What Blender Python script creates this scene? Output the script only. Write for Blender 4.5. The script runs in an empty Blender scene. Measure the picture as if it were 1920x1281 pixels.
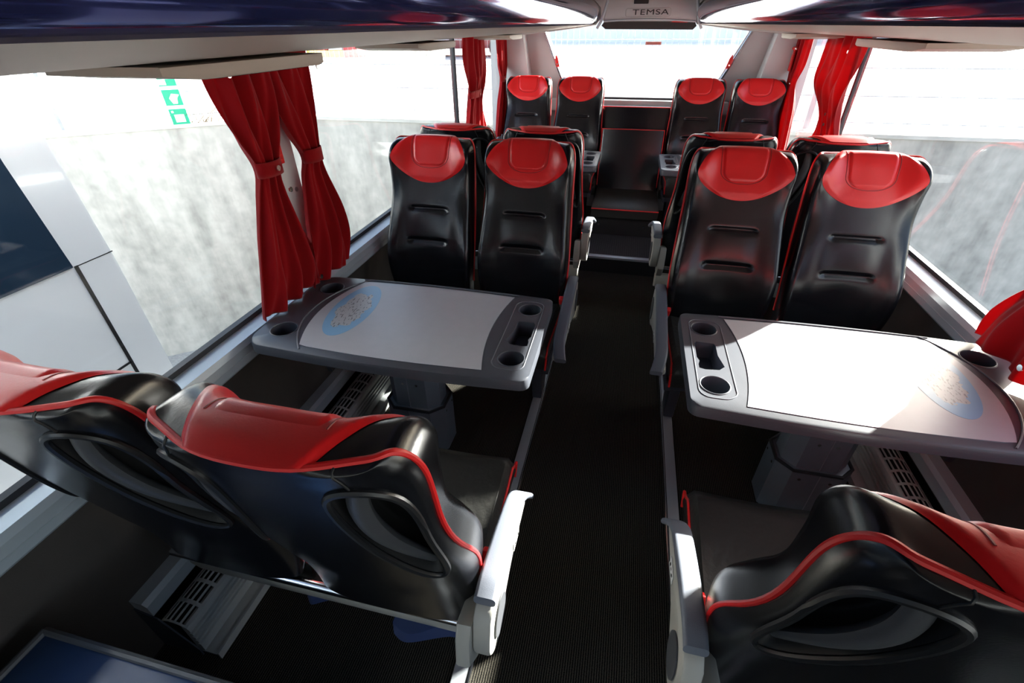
import bpy, bmesh, math, random
from mathutils import Vector, Matrix, Quaternion
random.seed(7)
PI = math.pi
C = bpy.context.scene.collection
SC = bpy.context.scene

# ------------------------------------------------------------------ camera
cam_d = bpy.data.cameras.new('camera'); cam = bpy.data.objects.new('camera', cam_d); C.objects.link(cam)
SC.camera = cam
yaw, pitch, roll, fpx = -0.23174851, 0.59755773, -0.00919093, 874.47
cam_d.sensor_width = 36.0; cam_d.sensor_fit = 'HORIZONTAL'
cam_d.lens = 36.0 * fpx / 1920.0
cam_d.clip_start = 0.02; cam_d.clip_end = 300
fw = Vector((math.sin(yaw)*math.cos(pitch), math.cos(yaw)*math.cos(pitch), -math.sin(pitch)))
rt = Vector((math.cos(yaw), -math.sin(yaw), 0)); up = rt.cross(fw)
c_, s_ = math.cos(roll), math.sin(roll)
rt2 = c_*rt + s_*up; up2 = -s_*rt + c_*up
cam.matrix_world = Matrix(((rt2.x, up2.x, -fw.x, -0.026), (rt2.y, up2.y, -fw.y, 0.0), (rt2.z, up2.z, -fw.z, 1.5), (0, 0, 0, 1)))

# ------------------------------------------------------------------ light
SUN_DIR = Vector((1.0, 1.0, 0.508)).normalized()      # towards the sun
w = bpy.data.worlds.new('sky'); SC.world = w; w.use_nodes = True
wn = w.node_tree; bgn = wn.nodes['Background']
sky = wn.nodes.new('ShaderNodeTexSky'); sky.sky_type = 'NISHITA'; sky.sun_disc = False
sky.sun_elevation = math.radians(26); sky.sun_rotation = math.radians(45); sky.air_density = 1.0; sky.dust_density = 2.5
mixw = wn.nodes.new('ShaderNodeMix'); mixw.data_type = 'RGBA'; mixw.inputs[0].default_value = 0.2
bw = wn.nodes.new('ShaderNodeRGBToBW'); wn.links.new(sky.outputs[0], bw.inputs[0])
wn.links.new(sky.outputs[0], mixw.inputs[6]); wn.links.new(bw.outputs[0], mixw.inputs[7]); wn.links.new(mixw.outputs[2], bgn.inputs[0]); bgn.inputs[1].default_value = 0.34
sd = bpy.data.lights.new('sun', 'SUN'); sd.energy = 34.0; sd.angle = math.radians(0.55); sd.color = (1.0, 0.95, 0.86)
sun = bpy.data.objects.new('sun', sd); C.objects.link(sun)
sun.rotation_euler = SUN_DIR.to_track_quat('Z', 'Y').to_euler()
SC.view_settings.view_transform = 'Standard'; SC.view_settings.look = 'None'
SC.view_settings.gamma = 1.0; SC.view_settings.use_curve_mapping = False
SC.view_settings.exposure = 0.95
try:
    SC.cycles.max_bounces = 10; SC.cycles.transparent_max_bounces = 16; SC.cycles.use_denoising = True
except Exception: pass

# ------------------------------------------------------------------ materials
def mat(name, col, rough=0.5, metal=0.0, spec=0.5, coat=0.0, bump=None, trans=0.0, noise=None, bscale=1.0):
    m = bpy.data.materials.new(name); m.use_nodes = True; nt = m.node_tree
    b = nt.nodes['Principled BSDF']
    b.inputs['Base Color'].default_value = (*col, 1); b.inputs['Roughness'].default_value = rough
    b.inputs['Metallic'].default_value = metal; b.inputs['Specular IOR Level'].default_value = spec
    b.inputs['Coat Weight'].default_value = coat; b.inputs['Coat Roughness'].default_value = 0.06
    tc = nt.nodes.new('ShaderNodeTexCoord')
    if noise:                                  # (scale, amount): gentle variation of the base colour
        n = nt.nodes.new('ShaderNodeTexNoise'); n.inputs['Scale'].default_value = noise[0]; n.inputs['Detail'].default_value = 5
        r = nt.nodes.new('ShaderNodeMapRange'); r.inputs[1].default_value = 0.3; r.inputs[2].default_value = 0.7
        r.inputs[3].default_value = 1 - noise[1]; r.inputs[4].default_value = 1 + noise[1]
        mx = nt.nodes.new('ShaderNodeVectorMath'); mx.operation = 'SCALE'; mx.inputs[0].default_value = col
        nt.links.new(tc.outputs['Object'], n.inputs['Vector']); nt.links.new(n.outputs[0], r.inputs[0])
        nt.links.new(r.outputs[0], mx.inputs['Scale']); nt.links.new(mx.outputs[0], b.inputs['Base Color'])
    if bump:                                   # (scale, strength)
        n = nt.nodes.new('ShaderNodeTexNoise'); n.inputs['Scale'].default_value = bump[0]; n.inputs['Detail'].default_value = 3
        bp = nt.nodes.new('ShaderNodeBump'); bp.inputs['Strength'].default_value = bump[1]; bp.inputs['Distance'].default_value = 0.002*bscale
        nt.links.new(tc.outputs['Object'], n.inputs['Vector']); nt.links.new(n.outputs[0], bp.inputs['Height'])
        nt.links.new(bp.outputs[0], b.inputs['Normal'])
    return m
M = {}
M['leather'] = mat('black_leather', (0.0045, 0.005, 0.007), 0.27, spec=0.5, bump=(260, 0.06))
M['leather_worn'] = mat('worn_black_leather', (0.020, 0.020, 0.021), 0.40, spec=0.6, bump=(200, 0.15), noise=(14, 0.25))
M['red'] = mat('red_leather', (0.66, 0.011, 0.013), 0.34, spec=0.5, bump=(240, 0.10))
M['red_seam'] = mat('dark_red_seam', (0.25, 0.008, 0.010), 0.5)
M['piping'] = mat('red_piping', (0.66, 0.013, 0.014), 0.42)
M['rim'] = mat('black_rubber', (0.010, 0.011, 0.013), 0.38, spec=0.5)
M['handle'] = mat('charcoal_plastic', (0.055, 0.058, 0.065), 0.42, spec=0.5, bump=(500, 0.1))
M['plastic'] = mat('grey_plastic', (0.33, 0.325, 0.29), 0.45, bump=(600, 0.08))
M['pad'] = mat('slate_arm_pad', (0.105, 0.118, 0.145), 0.5, bump=(700, 0.15))
M['steel'] = mat('grey_steel', (0.30, 0.32, 0.36), 0.38, metal=0.7)
M['chrome'] = mat('bright_steel', (0.62, 0.64, 0.68), 0.22, metal=1.0)
M['alu'] = mat('aluminium', (0.50, 0.54, 0.58), 0.36, metal=0.55, spec=0.5, noise=(3, 0.05))
M['sill'] = mat('sill_aluminium', (0.46, 0.53, 0.58), 0.40, metal=0.25, noise=(4, 0.06))
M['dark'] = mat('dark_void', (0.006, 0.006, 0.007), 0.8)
M['leg'] = mat('painted_dark_steel', (0.045, 0.052, 0.068), 0.5, metal=0.2)
M['post'] = mat('table_post_slate', (0.12, 0.145, 0.175), 0.42, metal=0.2, noise=(8, 0.08))
M['table'] = mat('table_moulding', (0.062, 0.068, 0.082), 0.36, spec=0.4, bump=(500, 0.12))
M['tabtop'] = mat('table_laminate', (0.41, 0.42, 0.45), 0.35, noise=(30, 0.02))
M['buckle'] = mat('red_buckle', (0.75, 0.02, 0.02), 0.35)
M['wallp'] = mat('brown_wall_panel', (0.060, 0.050, 0.043), 0.75, bump=(300, 0.2), noise=(10, 0.12))
M['pillar'] = mat('pale_grey_panel', (0.60, 0.63, 0.65), 0.5)
M['rear_panel'] = mat('rear_grey_panel', (0.52, 0.53, 0.54), 0.55)
M['rackunder'] = mat('taupe_rack_panel', (0.35, 0.285, 0.23), 0.55, bump=(300, 0.1))
M['nose'] = mat('glossy_blue_rack_edge', (0.10, 0.12, 0.42), 0.10, metal=0.85, spec=0.8, coat=1.0)
M['racktrim'] = mat('rack_trim', (0.40, 0.38, 0.35), 0.4)
M['ceiling'] = mat('ceiling_fabric', (0.055, 0.048, 0.045), 0.9)
M['rubber'] = mat('window_rubber', (0.012, 0.014, 0.02), 0.5)
M['snap'] = mat('snap_metal', (0.8, 0.78, 0.72), 0.25, metal=1.0)
M['green'] = mat('green_board', (0.0, 0.40, 0.22), 0.5)
M['white_paint'] = mat('white_vehicle_paint', (0.90, 0.94, 0.97), 0.18, coat=0.8)
M['car_glass'] = mat('vehicle_dark_glass', (0.02, 0.04, 0.07), 0.12, spec=0.12)
M['bench'] = mat('blue_bench_top', (0.018, 0.045, 0.12), 0.36, noise=(6, 0.2))
M['bluecloth'] = mat('blue_cloth', (0.02, 0.04, 0.12), 0.9)
M['letter'] = mat('black_lettering', (0.01, 0.01, 0.01), 0.5)
M['panel_grey'] = mat('overhead_panel_grey', (0.60, 0.595, 0.57), 0.45)
M['paper'] = mat('faded_red_paper', (0.75, 0.35, 0.30), 0.7)
M['label'] = mat('pale_label', (0.6, 0.6, 0.58), 0.5)
M['fence'] = mat('fence_grey_steel', (0.34, 0.36, 0.40), 0.5, metal=0.3)
M['yellow'] = mat('yellow_crate', (0.75, 0.50, 0.08), 0.5)
M['bluecrate'] = mat('blue_crate', (0.08, 0.16, 0.42), 0.5)
M['redcar'] = mat('red_vehicle_paint', (0.45, 0.04, 0.05), 0.3)
M['darkcar'] = mat('maroon_vehicle_paint', (0.14, 0.03, 0.04), 0.3)
M['whitewall'] = mat('white_building', (0.80, 0.80, 0.78), 0.8, noise=(1.5, 0.04))
M['ledge'] = mat('concrete_cap', (0.62, 0.61, 0.56), 0.85, noise=(5, 0.12))
M['twig'] = mat('dry_twigs', (0.16, 0.11, 0.06), 0.9)
M['lot'] = mat('pale_yard_ground', (0.74, 0.72, 0.67), 0.9, noise=(0.6, 0.05))
M['post_metal'] = M['steel']

def mat_curtain():
    m = bpy.data.materials.new('red_curtain_cloth'); m.use_nodes = True; nt = m.node_tree
    b = nt.nodes['Principled BSDF']; out = nt.nodes['Material Output']
    b.inputs['Base Color'].default_value = (0.36, 0.003, 0.007, 1); b.inputs['Roughness'].default_value = 0.85
    b.inputs['Specular IOR Level'].default_value = 0.15; b.inputs['Sheen Weight'].default_value = 0.25
    t = nt.nodes.new('ShaderNodeBsdfTranslucent'); t.inputs[0].default_value = (0.42, 0.004, 0.008, 1)
    mx = nt.nodes.new('ShaderNodeMixShader'); mx.inputs[0].default_value = 0.30
    n = nt.nodes.new('ShaderNodeTexNoise'); n.inputs['Scale'].default_value = 400
    bp = nt.nodes.new('ShaderNodeBump'); bp.inputs['Strength'].default_value = 0.2; bp.inputs['Distance'].default_value = 0.001
    nt.links.new(n.outputs[0], bp.inputs['Height']); nt.links.new(bp.outputs[0], b.inputs['Normal'])
    nt.links.new(b.outputs[0], mx.inputs[1]); nt.links.new(t.outputs[0], mx.inputs[2]); nt.links.new(mx.outputs[0], out.inputs[0])
    return m
M['curtain'] = mat_curtain()

def mat_glass():
    m = bpy.data.materials.new('window_glass'); m.use_nodes = True; nt = m.node_tree
    for n in list(nt.nodes):
        if n.type != 'OUTPUT_MATERIAL': nt.nodes.remove(n)
    out = nt.nodes['Material Output']
    g = nt.nodes.new('ShaderNodeBsdfGlossy'); g.inputs['Roughness'].default_value = 0.02
    t = nt.nodes.new('ShaderNodeBsdfTransparent'); t.inputs[0].default_value = (0.96, 0.98, 0.985, 1)
    lw = nt.nodes.new('ShaderNodeLayerWeight'); lw.inputs[0].default_value = 0.5
    pw = nt.nodes.new('ShaderNodeMath'); pw.operation = 'POWER'; pw.inputs[1].default_value = 4.0
    f = nt.nodes.new('ShaderNodeMath'); f.operation = 'MULTIPLY_ADD'; f.inputs[1].default_value = 0.55; f.inputs[2].default_value = 0.025
    nt.links.new(lw.outputs['Facing'], pw.inputs[0]); nt.links.new(pw.outputs[0], f.inputs[0])
    mx = nt.nodes.new('ShaderNodeMixShader')
    nt.links.new(f.outputs[0], mx.inputs[0]); nt.links.new(t.outputs[0], mx.inputs[1]); nt.links.new(g.outputs[0], mx.inputs[2])
    nt.links.new(mx.outputs[0], out.inputs[0]); return m
M['glass'] = mat_glass()

def mat_carpet(name, dark, light, stripes, wm=0.42):
    m = bpy.data.materials.new(name); m.use_nodes = True; nt = m.node_tree; b = nt.nodes['Principled BSDF']
    b.inputs['Roughness'].default_value = 0.95; b.inputs['Specular IOR Level'].default_value = 0.1
    tc = nt.nodes.new('ShaderNodeTexCoord')
    n = nt.nodes.new('ShaderNodeTexNoise'); n.inputs['Scale'].default_value = 350; n.inputs['Detail'].default_value = 2
    nt.links.new(tc.outputs['Object'], n.inputs['Vector'])
    r = nt.nodes.new('ShaderNodeValToRGB'); r.color_ramp.elements[0].position = 0.40; r.color_ramp.elements[1].position = 0.72
    r.color_ramp.elements[0].color = (*dark, 1); r.color_ramp.elements[1].color = (*light, 1)
    wv = nt.nodes.new('ShaderNodeTexWave'); wv.wave_type = 'BANDS'; wv.bands_direction = 'X'; wv.inputs['Scale'].default_value = stripes
    wv.inputs['Distortion'].default_value = 0.6; wv.inputs['Detail Scale'].default_value = 30
    nt.links.new(tc.outputs['Object'], wv.inputs['Vector'])
    ma = nt.nodes.new('ShaderNodeMath'); ma.operation = 'MULTIPLY_ADD'; ma.inputs[1].default_value = wm
    nt.links.new(wv.outputs['Fac'], ma.inputs[0])
    m2 = nt.nodes.new('ShaderNodeMath'); m2.operation = 'MULTIPLY'; m2.inputs[1].default_value = 1.14-wm
    nt.links.new(n.outputs[0], m2.inputs[0]); nt.links.new(m2.outputs[0], ma.inputs[2]); nt.links.new(ma.outputs[0], r.inputs[0])
    nt.links.new(r.outputs[0], b.inputs['Base Color'])
    bp = nt.nodes.new('ShaderNodeBump'); bp.inputs['Strength'].default_value = 0.8; bp.inputs['Distance'].default_value = 0.003
    nt.links.new(ma.outputs[0], bp.inputs['Height']); nt.links.new(bp.outputs[0], b.inputs['Normal'])
    return m
M['carpet'] = mat_carpet('ribbed_dark_carpet', (0.003, 0.003, 0.003), (0.055, 0.050, 0.039), 46)
M['step_carpet'] = mat_carpet('speckled_step_carpet', (0.005, 0.006, 0.008), (0.08, 0.08, 0.085), 20, 0.06)

def mat_concrete():
    m = bpy.data.materials.new('stained_concrete'); m.use_nodes = True; nt = m.node_tree; b = nt.nodes['Principled BSDF']
    b.inputs['Roughness'].default_value = 0.9
    tc = nt.nodes.new('ShaderNodeTexCoord'); mp = nt.nodes.new('ShaderNodeMapping'); mp.inputs['Scale'].default_value = (2.2, 2.2, 0.45)
    n = nt.nodes.new('ShaderNodeTexNoise'); n.inputs['Scale'].default_value = 2.0; n.inputs['Detail'].default_value = 8; n.inputs['Roughness'].default_value = 0.65
    n2 = nt.nodes.new('ShaderNodeTexNoise'); n2.inputs['Scale'].default_value = 9; n2.inputs['Detail'].default_value = 8
    nt.links.new(tc.outputs['Object'], mp.inputs[0]); nt.links.new(mp.outputs[0], n.inputs['Vector']); nt.links.new(tc.outputs['Object'], n2.inputs['Vector'])
    r = nt.nodes.new('ShaderNodeValToRGB'); e = r.color_ramp.elements
    e[0].position = 0.33; e[0].color = (0.33, 0.32, 0.29, 1); e[1].position = 0.62; e[1].color = (0.61, 0.59, 0.54, 1)
    a = nt.nodes.new('ShaderNodeMath'); a.operation = 'MULTIPLY_ADD'; a.inputs[1].default_value = 0.35
    nt.links.new(n2.outputs[0], a.inputs[0])
    k = nt.nodes.new('ShaderNodeMath'); k.operation = 'MULTIPLY'; k.inputs[1].default_value = 0.65
    nt.links.new(n.outputs[0], k.inputs[0]); nt.links.new(k.outputs[0], a.inputs[2]); nt.links.new(a.outputs[0], r.inputs[0])
    nt.links.new(r.outputs[0], b.inputs['Base Color'])
    return m
M['concrete'] = mat_concrete()
M['asphalt'] = mat('pale_asphalt', (0.34, 0.345, 0.34), 0.92, noise=(45, 0.18), bump=(90, 0.4))

def mat_map():                                  # the pale blue oval with a speckled grey map on the table laminate
    m = bpy.data.materials.new('blue_oval_map_print'); m.use_nodes = True; nt = m.node_tree; b = nt.nodes['Principled BSDF']
    b.inputs['Roughness'].default_value = 0.35
    tc = nt.nodes.new('ShaderNodeTexCoord')
    n = nt.nodes.new('ShaderNodeTexNoise'); n.inputs['Scale'].default_value = 16; n.inputs['Detail'].default_value = 4
    nt.links.new(tc.outputs['Object'], n.inputs['Vector'])
    ln = nt.nodes.new('ShaderNodeVectorMath'); ln.operation = 'LENGTH'
    mp = nt.nodes.new('ShaderNodeMapping'); mp.inputs['Scale'].default_value = (1/0.075, 1/0.165, 1)
    nt.links.new(tc.outputs['Object'], mp.inputs[0]); nt.links.new(mp.outputs[0], ln.inputs[0])
    su = nt.nodes.new('ShaderNodeMath'); su.operation = 'MULTIPLY_ADD'; su.inputs[1].default_value = 0.9
    nt.links.new(n.outputs[0], su.inputs[0]); nt.links.new(ln.outputs['Value'], su.inputs[2])
    r = nt.nodes.new('ShaderNodeValToRGB'); e = r.color_ramp.elements
    e[0].position = 1.0; e[0].color = (0.56, 0.58, 0.60, 1)
    e[1].position = 1.0; e[1].color = (0.30, 0.56, 0.80, 1)
    gt = nt.nodes.new('ShaderNodeMath'); gt.operation = 'GREATER_THAN'; gt.inputs[1].default_value = 1.12
    nt.links.new(su.outputs[0], gt.inputs[0])
    sp = nt.nodes.new('ShaderNodeTexNoise'); sp.inputs['Scale'].default_value = 160; sp.inputs['Detail'].default_value = 1
    mp2 = nt.nodes.new('ShaderNodeMapping'); mp2.inputs['Scale'].default_value = (1, 0.35, 1)
    nt.links.new(tc.outputs['Object'], mp2.inputs[0]); nt.links.new(mp2.outputs[0], sp.inputs['Vector'])
    g2 = nt.nodes.new('ShaderNodeMath'); g2.operation = 'GREATER_THAN'; g2.inputs[1].default_value = 0.60
    nt.links.new(sp.outputs[0], g2.inputs[0])
    mx0 = nt.nodes.new('ShaderNodeMix'); mx0.data_type = 'RGBA'; mx0.inputs[6].default_value = (0.42, 0.44, 0.45, 1); mx0.inputs[7].default_value = (0.17, 0.17, 0.18, 1)
    nt.links.new(g2.outputs[0], mx0.inputs[0])
    mx = nt.nodes.new('ShaderNodeMix'); mx.data_type = 'RGBA'; mx.inputs[7].default_value = (0.20, 0.40, 0.60, 1)
    nt.links.new(gt.outputs[0], mx.inputs[0]); nt.links.new(mx0.outputs[2], mx.inputs[6]); nt.links.new(mx.outputs[2], b.inputs['Base Color'])
    return m
M['map'] = mat_map()

# ------------------------------------------------------------------ mesh helpers
class MB:
    def __init__(s): s.v = []; s.f = []
    def add(s, vs, fs):
        o = len(s.v); s.v += [tuple(v) for v in vs]; s.f += [tuple(i+o for i in f) for f in fs]
    def box(s, a, b, bev=0.0):
        x0, y0, z0 = a; x1, y1, z1 = b
        if bev <= 0:
            s.add([(x0,y0,z0),(x1,y0,z0),(x1,y1,z0),(x0,y1,z0),(x0,y0,z1),(x1,y0,z1),(x1,y1,z1),(x0,y1,z1)],
                  [(0,3,2,1),(4,5,6,7),(0,1,5,4),(1,2,6,5),(2,3,7,6),(3,0,4,7)]); return
        bm = bmesh.new(); bmesh.ops.create_cube(bm, size=1)
        for v in bm.verts: v.co = Vector(((x0+x1)/2+v.co.x*(x1-x0), (y0+y1)/2+v.co.y*(y1-y0), (z0+z1)/2+v.co.z*(z1-z0)))
        bmesh.ops.bevel(bm, geom=list(bm.edges), offset=bev, segments=3, affect='EDGES', profile=0.5)
        bm.verts.index_update(); s.add([v.co[:] for v in bm.verts], [[v.index for v in f.verts] for f in bm.faces]); bm.free()
    def grid(s, pts, closed=False):             # pts[i][j]
        n, m = len(pts), len(pts[0]); vs = [p for r in pts for p in r]; fs = []
        for i in range(n-1):
            for j in range(m if closed else m-1):
                k = (j+1) % m; fs.append((i*m+j, i*m+k, (i+1)*m+k, (i+1)*m+j))
        s.add(vs, fs)
    def tube(s, path, r, n=8, caps=True, closed=False):
        path = [Vector(p) for p in path]; N = len(path); rr = r if isinstance(r, (list, tuple)) else [r]*N
        rings = []; prev = None
        for i, p in enumerate(path):
            if closed: t = path[(i+1) % N]-path[i-1]
            else: t = path[min(i+1, N-1)]-path[max(i-1, 0)]
            if t.length < 1e-9: t = Vector((0,0,1))
            t.normalize()
            if prev is None:
                a = Vector((0,0,1)) if abs(t.z) < 0.9 else Vector((1,0,0)); u = t.cross(a).normalized()
            else:
                u = (prev-t*prev.dot(t))
                u = u.normalized() if u.length > 1e-6 else t.orthogonal().normalized()
            prev = u; wv = t.cross(u)
            ri = rr[i]; ra, rb = ri if isinstance(ri, (list, tuple)) else (ri, ri)
            rings.append([tuple(p+u*ra*math.cos(2*PI*k/n)+wv*rb*math.sin(2*PI*k/n)) for k in range(n)])
        if closed: rings.append(rings[0])
        s.grid(rings, True)
        if caps and not closed:
            s.add(rings[0], [tuple(range(n))[::-1]]); s.add(rings[-1], [tuple(range(n))])
    def prism(s, poly, axis, a, b, bev=0.0):     # poly in the other two axes, extruded along axis
        def P(p, t):
            return {'x': (t, p[0], p[1]), 'y': (p[0], t, p[1]), 'z': (p[0], p[1], t)}[axis]
        bm = bmesh.new(); va = [bm.verts.new(P(p, a)) for p in poly]; vb = [bm.verts.new(P(p, b)) for p in poly]
        n = len(poly); bm.faces.new(va); bm.faces.new(vb[::-1])
        for i in range(n): bm.faces.new((va[i], vb[i], vb[(i+1) % n], va[(i+1) % n]))
        bmesh.ops.recalc_face_normals(bm, faces=bm.faces)
        if bev > 0:
            es = [e for e in bm.edges if (e.verts[0] in va) == (e.verts[1] in va)]
            bmesh.ops.bevel(bm, geom=es, offset=bev, segments=2, affect='EDGES', profile=0.5)
        bm.verts.index_update(); s.add([v.co[:] for v in bm.verts], [[v.index for v in f.verts] for f in bm.faces]); bm.free()
    def cyl(s, c, r, h, axis='z', n=24, r2=None):
        r2 = r if r2 is None else r2; R = []
        for t, q in ((0, r), (h, r2)):
            ring = []
            for k in range(n):
                a = 2*PI*k/n; u, v_ = q*math.cos(a), q*math.sin(a)
                ring.append({'z': (c[0]+u, c[1]+v_, c[2]+t), 'x': (c[0]+t, c[1]+u, c[2]+v_), 'y': (c[0]+v_, c[1]+t, c[2]+u)}[axis])
            R.append(ring)
        s.grid(R, True); s.add(R[0], [tuple(range(n))[::-1]]); s.add(R[1], [tuple(range(n))])
    def xf(s, fn): s.v = [tuple(fn(Vector(v))) for v in s.v]; return s
    def build(s, name, m, parent=None, smooth=True, angle=40, fixn=True, label=None):
        me = bpy.data.meshes.new(name); me.from_pydata(s.v, [], s.f); me.update()
        if fixn:
            bm = bmesh.new(); bm.from_mesh(me); bmesh.ops.remove_doubles(bm, verts=bm.verts, dist=1e-6)
            bmesh.ops.recalc_face_normals(bm, faces=bm.faces); bm.to_mesh(me); bm.free()
        ms = m if isinstance(m, (list, tuple)) else [m]
        for q in ms: me.materials.append(q)
        if smooth:
            for p in me.polygons: p.use_smooth = True
            try: me.set_sharp_from_angle(angle=math.radians(angle))
            except Exception: pass
        o = bpy.data.objects.new(name, me); C.objects.link(o)
        if parent: o.parent = parent
        if label: o['label'] = label
        return o

def tag(o, label=None, cat=None, group=None, kind=None):
    if label: o['label'] = label
    if cat: o['category'] = cat
    if group: o['group'] = group
    if kind: o['kind'] = kind
    return o
def empty(name, loc=(0,0,0), rz=0.0):
    o = bpy.data.objects.new(name, None); o.empty_display_size = 0.1; C.objects.link(o)
    o.location = loc; o.rotation_euler = (0, 0, rz); return o
def kids(o): return [c for c in bpy.data.objects if c.parent == o]
def copy_tree(o, parent=None):
    c = o.copy(); C.objects.link(c); c.parent = parent
    for ch in kids(o): copy_tree(ch, c)
    return c
def struct(name, mb, m, parent=None, **k):
    o = mb.build(name, m, parent, **k)
    if parent is None: o['kind'] = 'structure'
    return o

def cr(keys, t):                                # Catmull-Rom through uniformly spaced keys
    n = len(keys); t = max(0.0, min(n-1.0, t)); i = min(int(t), n-2); f = t-i
    def g(k): return keys[max(0, min(n-1, k))]
    a, b, c, d = g(i-1), g(i), g(i+1), g(i+2)
    if not isinstance(b, (tuple, list)): a, b, c, d = (a,), (b,), (c,), (d,); one = True
    else: one = False
    r = tuple(0.5*((2*q)+(-p+s2)*f+(2*p-5*q+4*s2-w_)*f*f+(-p+3*q-3*s2+w_)*f**3) for p, q, s2, w_ in zip(a, b, c, d))
    return r[0] if one else r
def sstep(a, b, x):
    t = max(0.0, min(1.0, (x-a)/(b-a))); return t*t*(3-2*t)
def rrect(x0, y0, x1, y1, r, n=5):
    P = []
    for cx, cy, a0 in ((x1-r, y1-r, 0), (x0+r, y1-r, 90), (x0+r, y0+r, 180), (x1-r, y0+r, 270)):
        for k in range(n+1):
            a = math.radians(a0+90*k/n); P.append((cx+r*math.cos(a), cy+r*math.sin(a)))
    return P

# ------------------------------------------------------------------ the coach shell
YF, YR = -3.2, 4.65
GX = 1.20
f = MB(); f.box((-1.25, YF, -0.06), (1.25, YR, 0.0)); struct('floor', f, M['carpet'], smooth=False)
# rear step across the aisle
f = MB(); f.box((-0.27, 3.175, 0.0), (0.27, YR, 0.12)); st = struct('trim_1', f, M['step_carpet'], smooth=False)
f = MB(); f.box((-0.275, 3.155, 0.104), (0.275, 3.195, 0.124), 0.003); struct('step_edge', f, M['alu'], st)
f = MB(); f.box((-0.272, 3.16, 0.0), (0.272, 3.174, 0.106)); struct('step_riser', f, M['dark'], st, smooth=False)
def wall_pillars(sx):
    mb = MB()
    X0, X1 = sx*1.175, sx*1.24
    a, b = min(X0, X1), max(X0, X1)
    mb.box((a, YF, 0.0), (b, YR, 0.665))                      # lower wall core
    mb.box((a, YF, 1.452), (b, YR, 1.95))                      # header
    return mb
for sx, nm in ((-1, 'left'), (1, 'right')):
    wl = struct('wall_'+nm, wall_pillars(sx), M['wallp'], smooth=False)
    # sill: sloping aluminium section under the glass
    prof = [(1.120, 0.612), (1.112, 0.622), (1.118, 0.668), (1.128, 0.684), (1.178, 0.690), (1.178, 0.612)]
    mb = MB(); mb.prism([(sx*p[0], p[1]) for p in prof], 'y', YF, YR-0.03)
    mb.prism([(sx*1.118, 0.638), (sx*1.1135, 0.640), (sx*1.1135, 0.644), (sx*1.118, 0.646)], 'y', YF, YR-0.03)
    tr = struct('trim_2' if sx < 0 else 'trim_3', mb, M['sill'], angle=20)
    mb = MB(); mb.box((min(sx*1.178, sx*1.20), YF, 0.685), (max(sx*1.178, sx*1.20), YR-0.04, 0.706)); struct('glass_seal', mb, M['rubber'], tr, smooth=False)
    # window pillars
    k = 0
    for y0, y1, t in ((1.40, 1.50, 'grey'), (3.358, 3.375, 'rubber'), (-0.75, -0.65, 'grey'), (-2.6, -2.5, 'grey')):
        xi = 1.155 if t == 'grey' else 1.182
        mb = MB(); mb.box((min(sx*xi, sx*1.215), y0, 0.69), (max(sx*xi, sx*1.215), y1, 1.45), 0.006)
        struct('window_pillar', mb, M['pillar'] if t == 'grey' else M['rubber'], wl)
        if t == 'grey':
            for z in (0.8, 1.02, 1.25):
                mb = MB(); mb.cyl((sx*1.155-(0.003 if sx > 0 else 0), (y0+y1)/2+0.012, z), 0.008, 0.003, 'x', 14)
                struct('screw', mb, M['steel'], wl)
    # glass
    wi = 1 if sx < 0 else 4
    for n, (y0, y1) in enumerate(((-0.65, 1.40), (1.50, 3.33), (3.375, 4.50))):
        mb = MB(); mb.box((min(sx*1.19, sx*1.195), y0, 0.69), (max(sx*1.19, sx*1.195), y1, 1.45))
        struct('window_%d' % (wi+n), mb, M['glass'], smooth=False)
    mb = MB(); mb.box((min(sx*1.19, sx*1.195), -2.5, 0.69), (max(sx*1.19, sx*1.195), -0.75, 1.45))
    struct('window_%d' % (8 if sx < 0 else 9), mb, M['glass'], smooth=False)
    mb = MB(); mb.box((min(sx*1.15, sx*1.24), 4.46, 0.66), (max(sx*1.15, sx*1.24), YR, 1.95)); struct('corner_post', mb, M['rear_panel'], wl, smooth=False)
mb = MB(); mb.box((-1.24, YF, 1.88), (1.24, YR+0.05, 1.95)); struct('ceiling', mb, M['ceiling'], smooth=False)
# front bulkhead behind the camera with a windscreen opening
mb = MB(); mb.box((-1.24, YF-0.06, 0), (1.24, YF, 0.85)); mb.box((-1.24, YF-0.06, 1.7), (1.24, YF, 1.95)); struct('wall_front', mb, M['wallp'], smooth=False)
# rear wall with the trapezoid window
mb = MB()
mb.box((-1.24, YR, 0.0), (1.24, YR+0.05, 0.96))
mb.box((-1.24, YR, 1.52), (1.24, YR+0.05, 1.9))
rw = struct('wall_rear', mb, M['rear_panel'], smooth=False)
for sx in (-1, 1):
    mb = MB(); mb.prism([(sx*0.57, 0.96), (sx*1.24, 0.96), (sx*1.24, 1.52), (sx*0.83, 1.52)], 'y', YR-0.004, YR+0.05)
    struct('rear_side_panel', mb, M['rear_panel'], rw, smooth=False)
    mb = MB(); mb.prism([(sx*0.84, 0.62), (sx*1.20, 0.62), (sx*1.20, 1.45), (sx*0.97, 1.45)], 'y', 4.50, YR-0.005, 0.02)
    struct('corner_cladding', mb, M['pillar'], rw)
    mb = MB(); mb.tube([(sx*0.585, YR-0.012, 0.965), (sx*0.71, YR-0.012, 1.22), (sx*0.81, YR-0.012, 1.44)], 0.010, 8); struct('rear_window_seal', mb, M['chrome'], rw)
mb = MB(); mb.box((-0.62, YR-0.03, 0.955), (0.62, YR-0.002, 0.970)); struct('rear_window_rubber', mb, M['rubber'], rw, smooth=False)
mb = MB(); mb.box((-0.75, YR-0.10, 0.86), (0.75, YR-0.002, 0.955), 0.01); struct('parcel_ledge', mb, M['pillar'], rw)
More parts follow.
